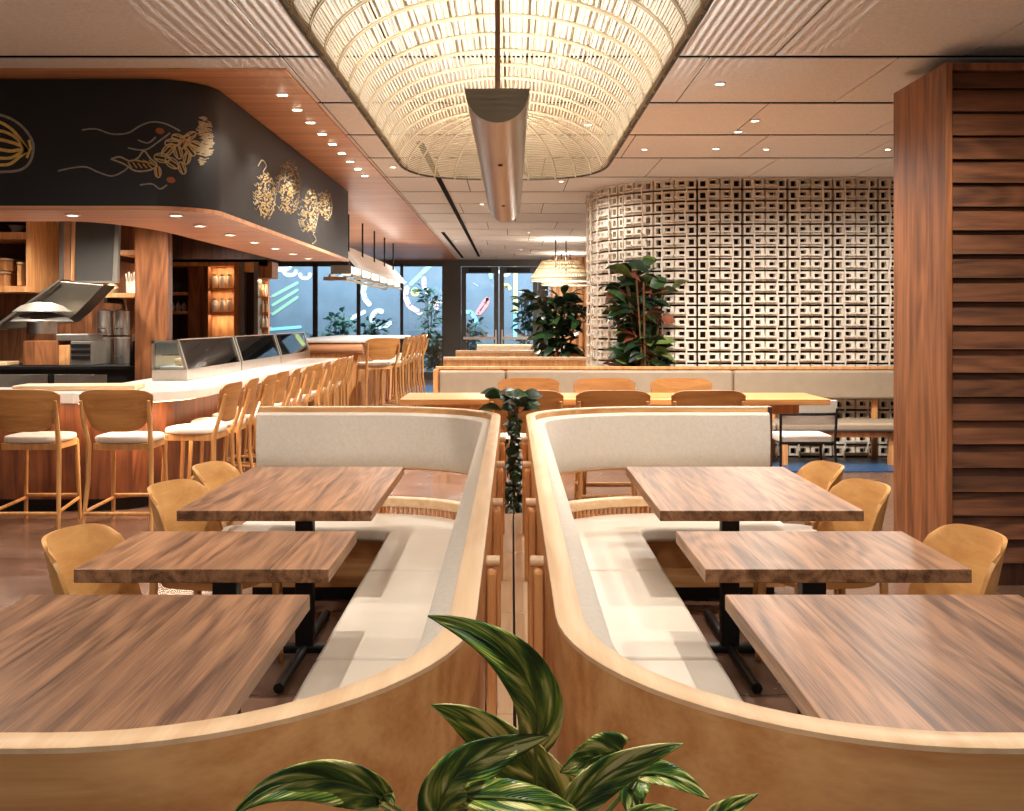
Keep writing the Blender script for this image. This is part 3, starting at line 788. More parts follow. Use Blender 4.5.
# ------------------------------------------------------------------ basket pendant with light trough
BX, BY0, BY1, BA, BHt, BZ, BC = -.045, 3.12, 6.12, .615, .31, 2.42, .74
def hoop_pt(yy, th): return Vector((-BA*math.cos(th), yy, BHt*math.sin(th)))
def sgnp(v, e): return math.copysign(abs(v)**e, v)
def dome_pt(end, al, t):   # al -pi/2..pi/2, t 0 rim..pi/2 crown
    yy = BC*sgnp(math.cos(al), .72)*math.cos(t)
    xx = BA*sgnp(math.sin(al), .72)*math.cos(t)
    return Vector((xx, (BY1-4.62+yy) if end > 0 else (BY0-4.62-yy), BHt*math.sin(t)))
pend = thing('basket_pendant', 'large woven rattan boat shaped pendant with metal light trough hanging above the booths', 'pendant lamp', (BX, 4.62, BZ))
st = MB(); ns = 88
random.seed(5)
for i in range(ns+1):
    th = PI*(.012+.976*i/ns)
    ph = random.uniform(0, 6)
    pts = [hoop_pt(BY0-4.62+(BY1-BY0)*j/22, th+.0025*math.sin(j*1.3+ph))+Vector((0, 0, .0018*math.sin(j*2.1+ph))) for j in range(23)]
    st.tube(pts, random.uniform(.0040, .0052), 4)
for end in (1, -1):
    for k in range(46):
        t = (k+.4)/46*PI/2*.985
        st.tube([dome_pt(end, -PI/2+PI*j/28, t) for j in range(29)], .0036, 4)
st.build('woven_canes', rattan, pend, smooth=True, fix=False)
hp = MB(); nh = 12
for k in range(nh):
    yy = BY0-4.62+(BY1-BY0)*k/(nh-1)
    for o in (-.011, .011):
        hp.tube([hoop_pt(yy+o, PI*j/40)*1.0+Vector((0, 0, -.007)) for j in range(41)], .0058, 5)
for end in (1, -1):
    for k in range(1, 11):
        al = -PI/2+PI*k/11
        hp.tube([dome_pt(end, al, t*PI/2/14)+Vector((0, 0, -.006)) for t in range(15)], .0065, 5)
hp.build('hoops', rattan, pend, smooth=True, fix=False)
rim = [dome_pt(1, -PI/2+PI*j/24, 0) for j in range(25)]+[dome_pt(-1, PI/2-PI*j/24, 0) for j in range(25)]
MB().tube([Vector((p.x*1.008, p.y*1.003, p.z)) for p in rim], .0075, 8, closed=True).build('rim', black_m, pend, smooth=True)
# trough: half round, open top, slanted near end
TY0, TY1, TR, TT = 3.20-4.62, 6.45-4.62, .099, 2.205-BZ
tr = MB(); nseg = 18
def trough_pt(yy, a, r): return Vector((r*math.cos(a), yy, TT+r*1.05*math.sin(a)))
rows_ = []
for yy in (TY0, TY0+.6, 0, TY1-.5, TY1):
    for r in (TR, TR-.004):
        pass
vs = []; fs = []
ys = (TY0, 0, TY1)
for yy in ys:
    for r in (TR, TR-.004):
        for i in range(nseg+1):
            a = PI+PI*i/nseg
            vs.append(trough_pt(yy, a, r))
w = nseg+1
for j in range(len(ys)-1):
    for layer in (0, 1):
        for i in range(nseg):
            a = j*2*w+layer*w+i; c = (j+1)*2*w+layer*w+i
            fs.append((a, a+1, c+1, c))
    for i in (0, nseg):
        a = j*2*w+i; c = (j+1)*2*w+i
        fs.append((a, c, c+w, a+w))
tr.add(vs, fs)
tr.build('light_trough', alu, pend, smooth=True)
for yy in (TY0-.003, TY1+.003):
    q = [trough_pt(yy, PI+PI*i/nseg, TR) for i in range(nseg+1)]
    q2 = [p+Vector((0, .004, 0)) for p in q]; n = len(q)
    m = MB(); m.add(q+q2, [tuple(range(n)), tuple(range(n, 2*n))[::-1]]+[(i, (i+1) % n, n+(i+1) % n, n+i) for i in range(n)])
    m.build('end_cap', capm, pend)
for yy in (-.55, .9):
    MB().lathe([(0, 0), (.009, 0), (.009, .006), (0, .006)], (0, yy, TT-TR*1.05-.005), 12).build('screw', black_m, pend)
for yy in (TY0+.06, TY1-.15):
    MB().tube([(0, yy, TT-.02), (0, yy, CZ-BZ-.001)], .0085, 10).build('rod', bronze, pend, smooth=True)
    MB().lathe([(0, 0), (.05, 0), (.05, .018), (0, .018)], (0, yy, CZ-BZ-.02), 20).build('ceiling_rose', bronze, pend)
MB().box(-.02, .02, TY0+.05, TY1-.05, TT-.085, TT-.075).build('light_strip', emit('trough_led', (1, .82, .58), 4), pend)
lamp('trough_light', 'AREA', (0, (TY0+TY1)/2, TT-.045), 74, (1, .96, .91), (PI, 0, 0), pend, shape='RECTANGLE', size=.008, size_y=TY1-TY0-.1)

# ------------------------------------------------------------------ downlights
def make_down(name, label, loc, r=.045, energy=30, size=2.2, col=WARM, group=None, z=0, square=False, blend=.5, soft=.014):
    t = thing(name, label, 'ceiling light', loc, 0, group)
    if square: MB().box(-r, r, -r*.6, r*.6, -.008, -.001).build('trim_ring', white_paint, t)
    else: MB().lathe([(r*.7, -.001), (r*.7, -.010), (r, -.008), (r, -.001)], (0, 0, 0), 20).build('trim_ring', white_paint, t)
    if square: MB().box(-r*.7, r*.7, -r*.4, r*.4, -.012, -.009).build('lens', lens_m, t)
    else: MB().lathe([(0, -.006), (r*.68, -.006), (r*.68, -.003), (0, -.003)], (0, 0, 0), 20).build('lens', lens_m, t)
    if energy:
        lamp('spot', 'SPOT', (0, 0, -.03), energy*ES, col, (0, 0, 0), t, spot_size=size, spot_blend=blend, shadow_soft_size=soft)
    return t
for sx, side in ((-1, 'bar'), (1, 'slatted wall')):
    make_down('downlight', 'recessed ceiling downlight above the booth on the %s side' % side, (sx*.80, 4.0, CZ), .04, 62, 2.1, group='booth downlights', blend=.8)
for k in range(9):
    make_down('soffit_downlight', 'downlight in timber soffit, %s from the camera end' % ORD[k], (-1.56, 7.13+.5*k, 3.035), .042, 22 if k % 2 == 0 else 0, 2.2, group='timber soffit downlights', square=True)
cl = [(-3.6, 6.95), (-2.91, 6.95), (-2.23, 6.97)]+[(-2.30, 7.74+.82*k) for k in range(6)]
for k, (x, y2) in enumerate(cl):
    make_down('canopy_downlight', 'round downlight under the black canopy, %s along from its front end' % ORD[k], (x, y2, 2.199), .05, 13, 2.0, group='canopy downlights')
for k, (px, py) in enumerate([(720, 83), (755, 120), (738, 131), (716, 148)]):
    d = (CZ-EYE)*F/(HY-py)
    make_down('ceiling_spotlight', 'small ceiling spotlight before the breeze block wall, %s from the camera' % ORD[k], ((px-CX)*d/F, d, CZ), .04, [60, 60, 60, 60][k], 2.3, group='ceiling spotlights')
for k, x in enumerate((.55, 1.2, 2.3, 3.4, 4.5)):  # washers added to brighten the breeze-block wall and its curved end
    make_down('added_wall_washer', 'added wall washing downlight above the banquette, %s from its curved end' % ORD[k], (x, 9.5 if k else 11.7, CZ), .035, 36 if k else 20, 2.95, group='added wall washers')
for k, (x, y2) in enumerate([(-2.6, 4.6), (2.0, 4.9), (-3.2, 2.4), (2.6, 2.2), (0, .95), (.6, 8.3), (-.4, 14), (.3, 18.5), (.2, 23), (-1.1, 20.5), (-1.2, 10.6)]):  # added fill lights that brighten booths, slatted wall and far room
    make_down('fill_downlight', ['added fill downlight between bar stools and booth', 'added fill downlight before the slatted wall', 'added fill downlight beside the near bar side table', 'added fill downlight beside the near slatted side table', 'added unseen fill downlight above the camera', 'added fill downlight over the communal table', 'added fill downlight over the first rear booth', 'added fill downlight over the second rear booth', 'added fill downlight before the far glass doors', 'added fill downlight over the blue tiled strip', 'added fill downlight between counter and communal table'][k], (x, y2, CZ), .04, [54, 72, 42, 36, 64, 55, 220, 240, 240, 190, 90][k], 2.8, group='added fill downlights', blend=.9)

# ------------------------------------------------------------------ bar counter
def counter_poly(o, zi):
    X1 = -2.5-o; Y0 = 7.9+o; r = .8-o
    pts = [(-8.9, Y0), (X1-r, Y0)]+arc(X1-r, Y0+r, r, r, -PI/2, 0, 12)+[(X1, 15.1-o), (-3.42+zi, 15.1-o), (-3.42+zi, 8.9-zi)]+arc(-3.72, 8.9-zi*.5, .3, .3, 0, -PI/2, 1)[1:]+[(-8.9, 8.6-zi)]
    return pts
bar = thing('bar_counter', 'white stone topped bar counter with rounded corner and walnut front', 'counter', (0, 0, 0))
MB().prism(counter_poly(0, 0), .87, .95).build('countertop', stone, bar, smooth=True, bevel=.012)
MB().prism(counter_poly(.30, .05), .10, .868).build('front_panel', wood('walnut_counter', S(74, 40, 25), S(126, 75, 46), 'Z', .9, 12, .3, 'X', .4, .12), bar, smooth=True)
MB().prism(counter_poly(.38, .1), 0, .099).build('plinth', black_m, bar)
pl = counter_poly(.10, 0)[1:15]
MB().tube([(x, y2, .862) for x, y2 in pl], .006, 6).build('led_strip', warm_glow, bar)
lamp('counter_glow', 'AREA', (-4.6, 8.10, .855), 15, (1, .7, .45), (0, 0, 0), bar, shape='RECTANGLE', size=3.6, size_y=.05)
lamp('counter_glow', 'AREA', (-2.76, 8.22, .855), 16, (1, .7, .45), (0, 0, PI/4), bar, shape='RECTANGLE', size=.8, size_y=.05)
lamp('counter_glow', 'AREA', (-2.65, 11.8, .855), 16, (1, .7, .45), (0, 0, PI/2), bar, shape='RECTANGLE', size=5.6, size_y=.05)
# display cases
def make_case(label, y0, n):
    t = thing('display_case', label, 'display case', (-3.1, y0, .95), 0, 'glass display cases')
    L = 1.9
    MB().box(-.16, .16, 0, L, .001, .10).build('case_base', steel, t, bevel=.004)
    for yy in (0, L-.05):
        m = MB(); m.hexa([(-.16, yy, .101), (-.135, yy, .101), (-.135, yy+.04, .101), (-.16, yy+.04, .101), (-.16, yy, .36), (-.135, yy, .36), (-.135, yy+.04, .36), (-.16, yy+.04, .36)])
        m.hexa([(.135, yy, .101), (.16, yy, .101), (.16, yy+.04, .101), (.135, yy+.04, .101), (.055, yy, .36), (.08, yy, .36), (.08, yy+.04, .36), (.055, yy+.04, .36)])
        m.box(-.16, .08, yy, yy+.04, .34, .365)
        m.build('end_frame', steel_dark, t)
    m = MB(); m.hexa([(.147, .04, .101), (.153, .04, .101), (.153, L-.05, .101), (.147, L-.05, .101), (.066, .04, .355), (.072, .04, .355), (.072, L-.05, .355), (.066, L-.05, .355)])
    m.build('front_pane', glass_case, t)
    MB().box(-.155, .08, .04, L-.05, .357, .366).build('top_pane', glass_case, t)
    MB().box(-.158, -.150, .045, L-.055, .103, .338).build('back_panel', steel, t)
    MB().box(-.11, .06, .12, L-.12, .225, .231).build('inner_shelf', glass_case, t)
    MB().box(-.13, .13, .012, .018, .103, .34).build('side_pane', glass_case, t)
    MB().box(.055, .085, .04, L-.05, .366, .375).build('top_bar', steel, t)
    MB().box(-.12, .12, .10, L-.12, .103, .125).build('tray', white_paint, t, bevel=.005)
    # rolls of food laid in the tray
    m = MB(); random.seed(n)
    for i in range(8):
        yy = .2+i*.2; m.lathe([(0, -.05), (.03, -.045), (.04, 0), (.03, .045), (0, .05)], (random.uniform(-.05, .05), yy, .165), 10, 'X')
    m.build('food_row', [board_m, green_l, paper][n], t, smooth=True)
    return t
make_case('steel and glass display case on the counter, nearest the camera', 9.5, 0)
make_case('steel and glass display case on the counter, middle one', 11.45, 1)
make_case('steel and glass display case on the counter, farthest from camera', 13.4, 2)
def board(label, c, sx, sy, rz, th=.04):
    t = thing('cutting_board', label, 'cutting board', c, rz, 'cutting boards')
    MB().box(-sx/2, sx/2, -sy/2, sy/2, .001, th).build('board', board_m, t, bevel=.006)
    MB().box(-sx/2-.001, -sx/2+.06, -sy/2+.04, sy/2-.04, th*.3, th*.7).build('end_grip', oak_post, t)
    return t
board('long pale cutting board on the white counter, behind the near bar stools', (-3.42, 8.32, .95), .92, .34, .10)
board('pale cutting board on the dark back counter at the photo edge', (-5.75, 11.15, 1.02), .9, .3, 0)

# ------------------------------------------------------------------ bar back area
bc = thing('back_counter', 'dark steel back counter behind the bar', 'counter', (-5.6, 11.5, 0))
MB().box(-3.2, 1.95, -.55, .4, .985, 1.018).build('worktop', black_m, bc, bevel=.003)
MB().box(-3.2, 1.93, -.5, .4, .1, .984).build('cabinet_body', fascia_m, bc)
for k in range(4):
    MB().box(-1.05+k*.62, -.50+k*.62, -.515, -.501, .80, .93).build('drawer', steel_dark, bc, bevel=.003)
MB().box(-3.1, 1.88, -.42, .3, 0, .099).build('plinth', black_m, bc)
wbk = struct(MB().box(-8.9, -3.98, 12.0, 12.1, 0, 3.0).build('wall_bar', walnut_v), 'walnut panelled wall behind the bar', 'wall')
# pillar
pil = MB().box(xf(135, 10.6), xf(168, 10.6), 10.6, 10.74, 0, 2.619).build('wall_pier', walnut_v)
struct(pil, 'orange brown timber pier beside the steel pots', 'pillar')
# left shelving unit
sh = thing('wall_shelf_unit', 'open timber shelf unit at the photo edge behind the bar', 'shelf', (0, 0, 0))
d = 11.2
def pxbox(m, x0, y0, x1, y1, d0, d1):
    a = P(x0, y1, d0); c = P(x1, y0, d0)
    m.box(a.x, c.x, d0, d1, a.z, c.z); return m
pxbox(MB(), -60, 232, 27, 239, d, 11.95).build('shelf', oak_post, sh)
pxbox(MB(), -60, 286, 31, 292, d, 11.95).build('shelf', oak_post, sh)
pxbox(MB(), 26, 216, 31, 286, d, 11.95).build('side_panel', oak_post, sh)
pxbox(MB(), -60, 222, 26, 286, 11.9, 11.96).build('shelf_back', plain('shelf_back_red', S(84, 34, 20), .7), sh)
for k, (x0, y0, x1, y1) in enumerate([(-12, 258, 5, 270.5), (-12, 271.5, 5, 286), (17, 262, 25, 285.5)]):
    t = thing('wooden_box', ['upper small timber box on the lower wall shelf', 'lower small timber box on the lower wall shelf', 'narrow timber tray stack by the shelf side'][k], 'box', (0, 0, 0), 0, 'timber boxes')
    pxbox(MB(), x0, y0+2, x1, y1, 11.3, 11.7).build('box_body', oak_post, t, bevel=.004)
    pxbox(MB(), x0-.4, y0, x1+.4, y0+1.8, 11.28, 11.72).build('lid', board_m, t)
p = P(17, 232, 11.5)
t = thing('bowl', 'white bowl on the upper wall shelf', 'bowl', (p.x, p.y, p.z))
MB().lathe([(0, 0.001), (.05, .001), (.09, .07), (.084, .07), (.045, .01), (0, .01)], (0, 0, 0), 20).build('bowl_body', white_paint, t, smooth=True)
# vertical post and hanging menu panel
vp = thing('steel_column', 'slim pale steel column above the hood', 'column', (0, 0, 0))
pxbox(MB(), 59, 208.2, 63, 279.5, 10.5, 10.6).build('column_face', steel, vp)
pxbox(MB(), 63.2, 208.2, 70, 279.5, 10.52, 10.7).build('column_side', plain('column_wood', S(196, 140, 100), .5), vp)
pnl = thing('menu_board', 'blank dark grey board in a timber frame hung above the hood', 'board', (0, 0, 0))
def quad_slab(m, pts, th):
    vs = [P(*q) for q in pts]; m.hexa(vs+[v+Vector((0, th, 0)) for v in vs]); return m
quad_slab(MB(), [(75, 208.2, 10.45), (75, 281, 10.45), (112, 281, 10.45), (116, 208.2, 10.45)], .05).build('panel', plain('slate_board', S(72, 66, 60), .5), pnl)
quad_slab(MB(), [(72, 208.4, 10.44), (70.5, 281, 10.44), (74, 281, 10.44), (75.5, 208.4, 10.44)], .06).build('frame_side', oak_post, pnl)
quad_slab(MB(), [(116, 208.4, 10.44), (112, 283, 10.44), (117, 283, 10.44), (119.5, 208.4, 10.44)], .06).build('frame_side', steel_dark, pnl)
quad_slab(MB(), [(74, 281, 10.44), (74, 283, 10.44), (113, 283, 10.44), (113, 281, 10.44)], .06).build('frame_bottom', steel_dark, pnl)
# hood
hd = thing('extractor_hood', 'sloping stainless extractor hood over the back counter', 'hood', (0, 0, 0))
m = MB()
prof = [(-12, 330), (58, 281), (104, 285), (78, 312), (66, 322), (40, 326)]
vs = [P(x, y2, 10.1) for x, y2 in prof]; n = len(vs); vb = [v+Vector((0, .3, 0)) for v in vs]
m.add(vs+vb, [tuple(range(n)), tuple(range(n, 2*n))[::-1]]+[(i, (i+1) % n, n+(i+1) % n, n+i) for i in range(n)])
m.build('hood_body', plain('hood_steel', S(128, 118, 104), .34, .9, .5, .1, 4), hd, bevel=.004)
vs = [P(x, y2, 10.05) for x, y2 in [(-12, 330), (58, 280.2), (59, 281.6), (-10, 332)]]
MB().hexa(vs+[v+Vector((0, .04, 0)) for v in vs]).build('hood_lip', steel, hd)
p = P(42, 312, 9.75)
for k, (zz, r) in enumerate([(0, .25), (-.09, .27)]):
    MB().lathe([(.08, .09), (r*.7, .06), (r, .005), (r, 0), (r*.9, 0), (.07, .05)], (p.x, p.y, p.z+zz), 28).build('hood_cone', steel_dark, hd, smooth=True)
MB().lathe([(.0, -.2), (.13, -.2), (.13, -.06), (0, -.06)], (p.x, p.y, p.z), 24).build('burner_pot', steel, hd, smooth=True)
# counter grill
gr = thing('countertop_grill', 'boxy steel grill with dark vents on the back counter', 'grill', (0, 0, 0))
pxbox(MB(), 23, 341, 58, 365.2, 11.1, 11.5).build('wooden_housing', walnut_v, gr, bevel=.006)
pxbox(MB(), 58.5, 345, 70, 365.2, 11.12, 11.5).build('side_block', oak_post, gr, bevel=.004)
pxbox(MB(), 70.5, 341, 91, 365.2, 11.1, 11.5).build('grill_body', steel_dark, gr, bevel=.004)
pxbox(MB(), 56, 334, 88, 340.5, 11.1, 11.5).build('grill_lid', steel, gr, bevel=.006)
for k in range(3): pxbox(MB(), 71, 344+k*6, 90, 347.5+k*6, 11.08, 11.098).build('vent', black_m, gr)
# pots
def pot_prof(r, h): return [(0, 0.001), (r*.96, .001), (r, .01), (r, h*.86), (r*1.06, h*.87), (r*1.06, h*.90), (r*.98, h*.92), (r*.3, h*.97), (0, h*.97)]
def make_pot(label, px, z, r, h, y2=11.66):
    t = thing('steel_pot', label, 'pot', (xf(px, y2), y2, z), 0, 'stainless pots')
    MB().lathe(pot_prof(r, h), (0, 0, 0), 28).build('pot_body', steel, t, smooth=True)
    MB().lathe([(0, h*.971), (.018, h*.971), (.02, h*.99), (0, h*1.0)], (0, 0, 0), 12).build('lid_knob', black_m, t)
    MB().tube([(-.03, -r*1.0, h*.25), (-.03, -r-.03, h*.25), (.03, -r-.03, h*.25), (.03, -r*1.0, h*.25)], .007, 6).build('handle', black_m, t)
    return t
h = .315
make_pot('stainless pot, lower one beside the grill', 105, 1.0185, .083, h)
make_pot('stainless pot stacked on top, nearer the grill', 105, 1.0185+h, .083, h*.93)
make_pot('stainless pot, lower one beside the black bottle', 122, 1.0185, .083, h)
make_pot('stainless pot stacked on top, nearer the timber pier', 122, 1.0185+h, .083, h*.93)
make_pot('wide stainless canister right before the timber pier', 148, 1.0185, .115, .34, 10.98)
t = thing('black_bottle', 'slim black bottle between the steel pots and the canister', 'bottle', (xf(134, 11.05), 11.05, 1.0185))
MB().lathe([(0, .001), (.042, .001), (.042, .2), (.02, .26), (0, .26)], (0, 0, 0), 18).build('bottle_body', black_m, t, smooth=True)
MB().lathe([(0, .26), (.016, .26), (.016, .33), (0, .33)], (0, 0, 0), 14).build('cap', steel_dark, t, smooth=True)
# shelves by the pier
s = thing('wall_shelf', 'lower timber shelf above the steel pots', 'shelf', (0, 0, 0), 0, 'timber shelves above the pots')
pxbox(MB(), 103, 293, 135, 297.5, 11.35, 11.98).build('shelf_board', oak_post, s, bevel=.003)
pxbox(MB(), 104, 297.5, 107, 303, 11.5, 11.98).build('bracket', black_m, s)
s = thing('wall_shelf', 'upper timber shelf beside the grey board', 'shelf', (0, 0, 0), 0, 'timber shelves above the pots')
pxbox(MB(), 116, 250, 135, 255, 11.35, 11.98).build('shelf_board', oak_post, s, bevel=.003)
pxbox(MB(), 117, 255, 119, 261, 11.5, 11.98).build('bracket', black_m, s)
p = P(131, 293, 11.5)
t = thing('utensil_jar', 'white jar of upright pale utensils on lower timber shelf', 'jar', (p.x, p.y, p.z))
MB().lathe([(0, .001), (.05, .001), (.055, .13), (.048, .13), (.045, .02), (0, .02)], (0, 0, 0), 18).build('jar_body', white_paint, t, smooth=True)
for k in range(5): MB().tube([((k-2)*.012, 0, .03), ((k-2)*.028, .01*(k % 2), .21+.02*(k % 2))], [.006, .011], 6).build('utensil', paper, t)
p = P(112, 293, 11.5)
t = thing('small_basket', 'small tan covered basket on the lower timber shelf', 'basket', (p.x, p.y, p.z))
MB().lathe([(0, .001), (.06, .001), (.07, .05), (0, .05)], (0, 0, 0), 18).build('basket_body', rattan, t, smooth=True)
MB().lathe([(.072, .0505), (.05, .09), (.01, .11), (0, .11)], (0, 0, 0), 18).build('lid', board_m, t, smooth=True)
# rear cabinets
d = 15.3
rc = thing('rear_cabinet', 'timber back bar cabinet with open shelves and lit niches', 'cabinet', (0, 0, 0))
pxbox(MB(), 150, 262, 268, 266, d, d+.6).build('top_board', oak_post, rc)
pxbox(MB(), 150, 252, 268, 261.7, d-.02, d+.6).build('dark_header', black_gap, rc)
pxbox(MB(), 150, 266, 208, 425, d+.5, d+.6).build('cabinet_back', walnut_bar, rc)
pxbox(MB(), 188, 266.3, 208, 425, d+.02, d+.49).build('cabinet_door', walnut_v, rc)
pxbox(MB(), 150, 292, 187.8, 295, d+.05, d+.49).build('shelf', oak_post, rc)
pxbox(MB(), 150, 311, 187.8, 314, d+.05, d+.49).build('shelf', oak_post, rc)
pxbox(MB(), 208.3, 266.3, 238, 425, d+.25, d+.6).build('niche_back', oak_post, rc)
pxbox(MB(), 209, 288, 233, 289.6, d+.06, d+.249).build('shelf', oak_post, rc)
pxbox(MB(), 209, 312, 233, 313.6, d+.06, d+.249).build('shelf', oak_post, rc)
pxbox(MB(), 234, 266.3, 239, 425, d, d+.249).build('side_panel', oak_post, rc)
pxbox(MB(), 239.3, 262, 244, 425, d-.05, d+.2).build('door_jamb', steel_dark, rc)
pxbox(MB(), 254, 262, 258, 425, d-.05, d+.2).build('door_jamb', steel_dark, rc)
pxbox(MB(), 244.3, 262, 253.8, 272, d-.05, d+.2).build('door_head', oak_post, rc)
pxbox(MB(), 244.3, 272.3, 253.8, 425, d+.1, d+.2).build('inner_door', walnut_bar, rc)
pxbox(MB(), 258.3, 262, 272, 278, d, d+.4).build('end_head', walnut_v, rc)
pxbox(MB(), 258.3, 278.3, 268, 425, d+.3, d+.4).build('end_back', oak_post, rc)
for yy in (296, 312, 327): pxbox(MB(), 258.5, yy, 268, yy+1.4, d+.05, d+.299).build('shelf', oak_post, rc)
lamp('niche_light', 'AREA', P(221, 267, d+.12), 1.6, (1, .74, .5), (0, 0, 0), rc, shape='RECTANGLE', size=.3, size_y=.06)
lamp('niche_light', 'AREA', P(221, 291, d+.12), 1.2, (1, .74, .5), (0, 0, 0), rc, shape='RECTANGLE', size=.3, size_y=.06)
lamp('niche_light', 'AREA', P(221, 315, d+.12), 2, (1, .74, .5), (0, 0, 0), rc, shape='RECTANGLE', size=.3, size_y=.06)
lamp('niche_light', 'AREA', P(263, 280, d+.12), 1.5, (1, .74, .5), (0, 0, 0), rc, shape='RECTANGLE', size=.1, size_y=.06)
for r_, yy in enumerate((288, 312)):
    for k in range(3):
        p = P(214.8+k*7.5, yy, d+.15)
        t = thing('storage_jar', 'glass jar on the %s lit niche shelf, %s from the walnut door' % (['upper', 'lower'][r_], ORD[k]), 'jar', (p.x, p.y, p.z), 0, 'jars in the lit niche')
        MB().lathe([(0, .001), (.042, .001), (.045, .02), (.045, .15), (.032, .175), (0, .175)], (0, 0, 0), 18).build('jar_body', white_paint if (k+r_) % 2 else paper, t, smooth=True)
        MB().lathe([(0, .1755), (.034, .1755), (.034, .20), (0, .20)], (0, 0, 0), 18).build('lid', steel, t, smooth=True)
for r_, (yy, n_) in enumerate(((292, 5), (311, 3))):
    for k in range(n_):
        p = P(171+k*3.6 if r_ == 0 else 172+k*6, yy, d+.2)
        if r_ == 0:
            t = thing('drinking_glass', 'stemless glass on the dark upper cabinet shelf, %s from the pier' % ORD[k], 'glass', (p.x, p.y, p.z), 0, 'glasses on the cabinet shelf')
            MB().lathe([(0, .001), (.018, .001), (.021, .13), (.018, .13), (.015, .01), (0, .01)], (0, 0, 0), 12).build('glass_body', glass_case, t, smooth=True)
        else:
            t = thing('teapot', 'pale round pot on the dark lower cabinet shelf, %s from the pier' % ORD[k], 'pot', (p.x, p.y, p.z), 0, 'pots on the cabinet shelf')
            MB().lathe([(0, .001), (.03, .001), (.037, .06), (.025, .11), (0, .12)], (0, 0, 0), 14).build('pot_body', white_paint, t, smooth=True)
            MB().lathe([(0, .12), (.01, .121), (.01, .14), (0, .142)], (0, 0, 0), 10).build('lid_knob', steel, t)
bi = 0
for yy in (296, 312, 327):
    for k in range(2):
        p = P(263+k*3.4, yy, d+.16)
        t = thing('spirit_bottle', 'backlit bottle on the narrow end shelves, %s counting from the top' % ORD[bi], 'bottle', (p.x, p.y, p.z), 0, 'backlit bottles'); bi += 1
        MB().lathe([(0, .001), (.022, .001), (.022, .11), (.009, .14), (.009, .17), (0, .17)], (0, 0, 0), 12).build('bottle_body', [paper, board_m, white_paint][bi % 3], t, smooth=True)
        MB().lathe([(0, .1705), (.010, .1705), (.010, .185), (0, .185)], (0, 0, 0), 10).build('cap', black_m, t)
# ------------------------------------------------------------------ black canopy above the bar
FX, FY, FR, FZ0, FZ1, FE = -1.95, 6.67, .38, 2.225, 3.03, 12.5
cp = thing('bar_canopy', 'black canopy fascia with chalk drawings wrapped around the bar', 'canopy', (0, 0, 0))
def fpath(o):
    return [(-8.95, FY+o), (-6, FY+o), (-4, FY+o)]+[(FX-FR+(FR-o)*math.cos(a), FY+FR+(FR-o)*math.sin(a)) for a in [-PI/2+PI/2*i/14 for i in range(15)]]+[(FX-o, 8.5), (FX-o, FE)]
MB().sweep(fpath, [(0, FZ0), (.06, FZ0), (.06, FZ1), (0, FZ1)]).build('fascia', fascia_m, cp, smooth=True)
MB().sweep(fpath, [(-.012, FZ0-.03), (.065, FZ0-.03), (.065, FZ0-.001), (-.012, FZ0-.001)]).build('trim_band', soffit_m, cp, smooth=True)
def under(o0, o1, z0, z1): return [(o0, z0), (o1, z0), (o1, z1), (o0, z1)]
upoly = fpath(.066)[:]
inner = [(-2.75, FE), (-2.75, 8.6)]+arc(-3.15, 8.6-.0, .4, 1.15, 0, -PI/2, 8)+[(-8.95, 7.45)]
MB().prism(upoly+inner, 2.20, 2.222).build('underside', canopy_wood, cp)
MB().box(-8.95, -2.03, 7.2, FE-.07, 2.62, 2.66).build('inner_ceiling', walnut_bar, cp)
MB().box(-8.95, FX-.06, FE-.06, FE, 2.222, FZ1).build('rear_board', walnut_bar, cp)
for k, (x, y2) in enumerate([(-5.6, 9.4), (-4.4, 9.4), (-3.4, 9.9), (-3.4, 11.6), (-4.6, 10.6)]):  # lights added under the inner ceiling to brighten the bar interior
    make_down('bar_fill_light', 'added fill light in the dark ceiling inside the black canopy, %s from the photo edge' % ORD[k], (x, y2, 2.619), .045, 62, 2.7, group='added inner canopy lights', blend=.9)
# drawings on the fascia: pixel rays meet the board, then run along it
def onf(px, py, lift=.003):
    dx, dz = (px-CX)/F, -(py-HY)/F
    d = FY; x = dx*d
    if x > FX-FR:
        # corner or side
        d2 = FX/dx
        if d2 > FY+FR: d = d2
        else:
            cx_, cy_ = FX-FR, FY+FR
            A = dx*dx+1; B = -2*(dx*cx_+cy_); Cc = cx_*cx_+cy_*cy_-FR*FR
            disc = max(B*B-4*A*Cc, 0); d = (-B-math.sqrt(disc))/(2*A)
    q = Vector((dx*d, d, EYE+dz*d))
    if d >= FY+FR: n = Vector((1, 0, 0))
    elif x <= FX-FR: n = Vector((0, -1, 0))
    else: n = Vector((q.x-(FX-FR), q.y-(FY+FR), 0)).normalized()
    return q+n*lift, n
def ink(m, pts, w, lift=.003):
    w = w*FY/F/2
    Q = []
    for i in range(len(pts)-1):
        k = max(1, int(math.hypot(pts[i+1][0]-pts[i][0], pts[i+1][1]-pts[i][1])/3))
        for j in range(k): Q.append((pts[i][0]+(pts[i+1][0]-pts[i][0])*j/k, pts[i][1]+(pts[i+1][1]-pts[i][1])*j/k))
    Q.append(pts[-1])
    R_ = [onf(a, c, lift) for a, c in Q]
    for i in range(len(R_)-1):
        (a, n0), (c, n1) = R_[i], R_[i+1]
        t = (c-a)
        if t.length < 1e-6: continue
        s = t.cross(n0).normalized()*w; h0 = n0*.002
        m.hexa([a-s-h0, c-s-h0, c+s-h0, a+s-h0, a-s, c-s, c+s, a+s])
def blob(m, pts, lift=.0025):
    R_ = [onf(a, c, lift) for a, c in pts]; n = len(R_)
    m.add([q for q, _ in R_]+[q-nn*.002 for q, nn in R_], [tuple(range(n)), tuple(range(n, 2*n))[::-1]]+[(i, (i+1) % n, n+(i+1) % n, n+i) for i in range(n)])
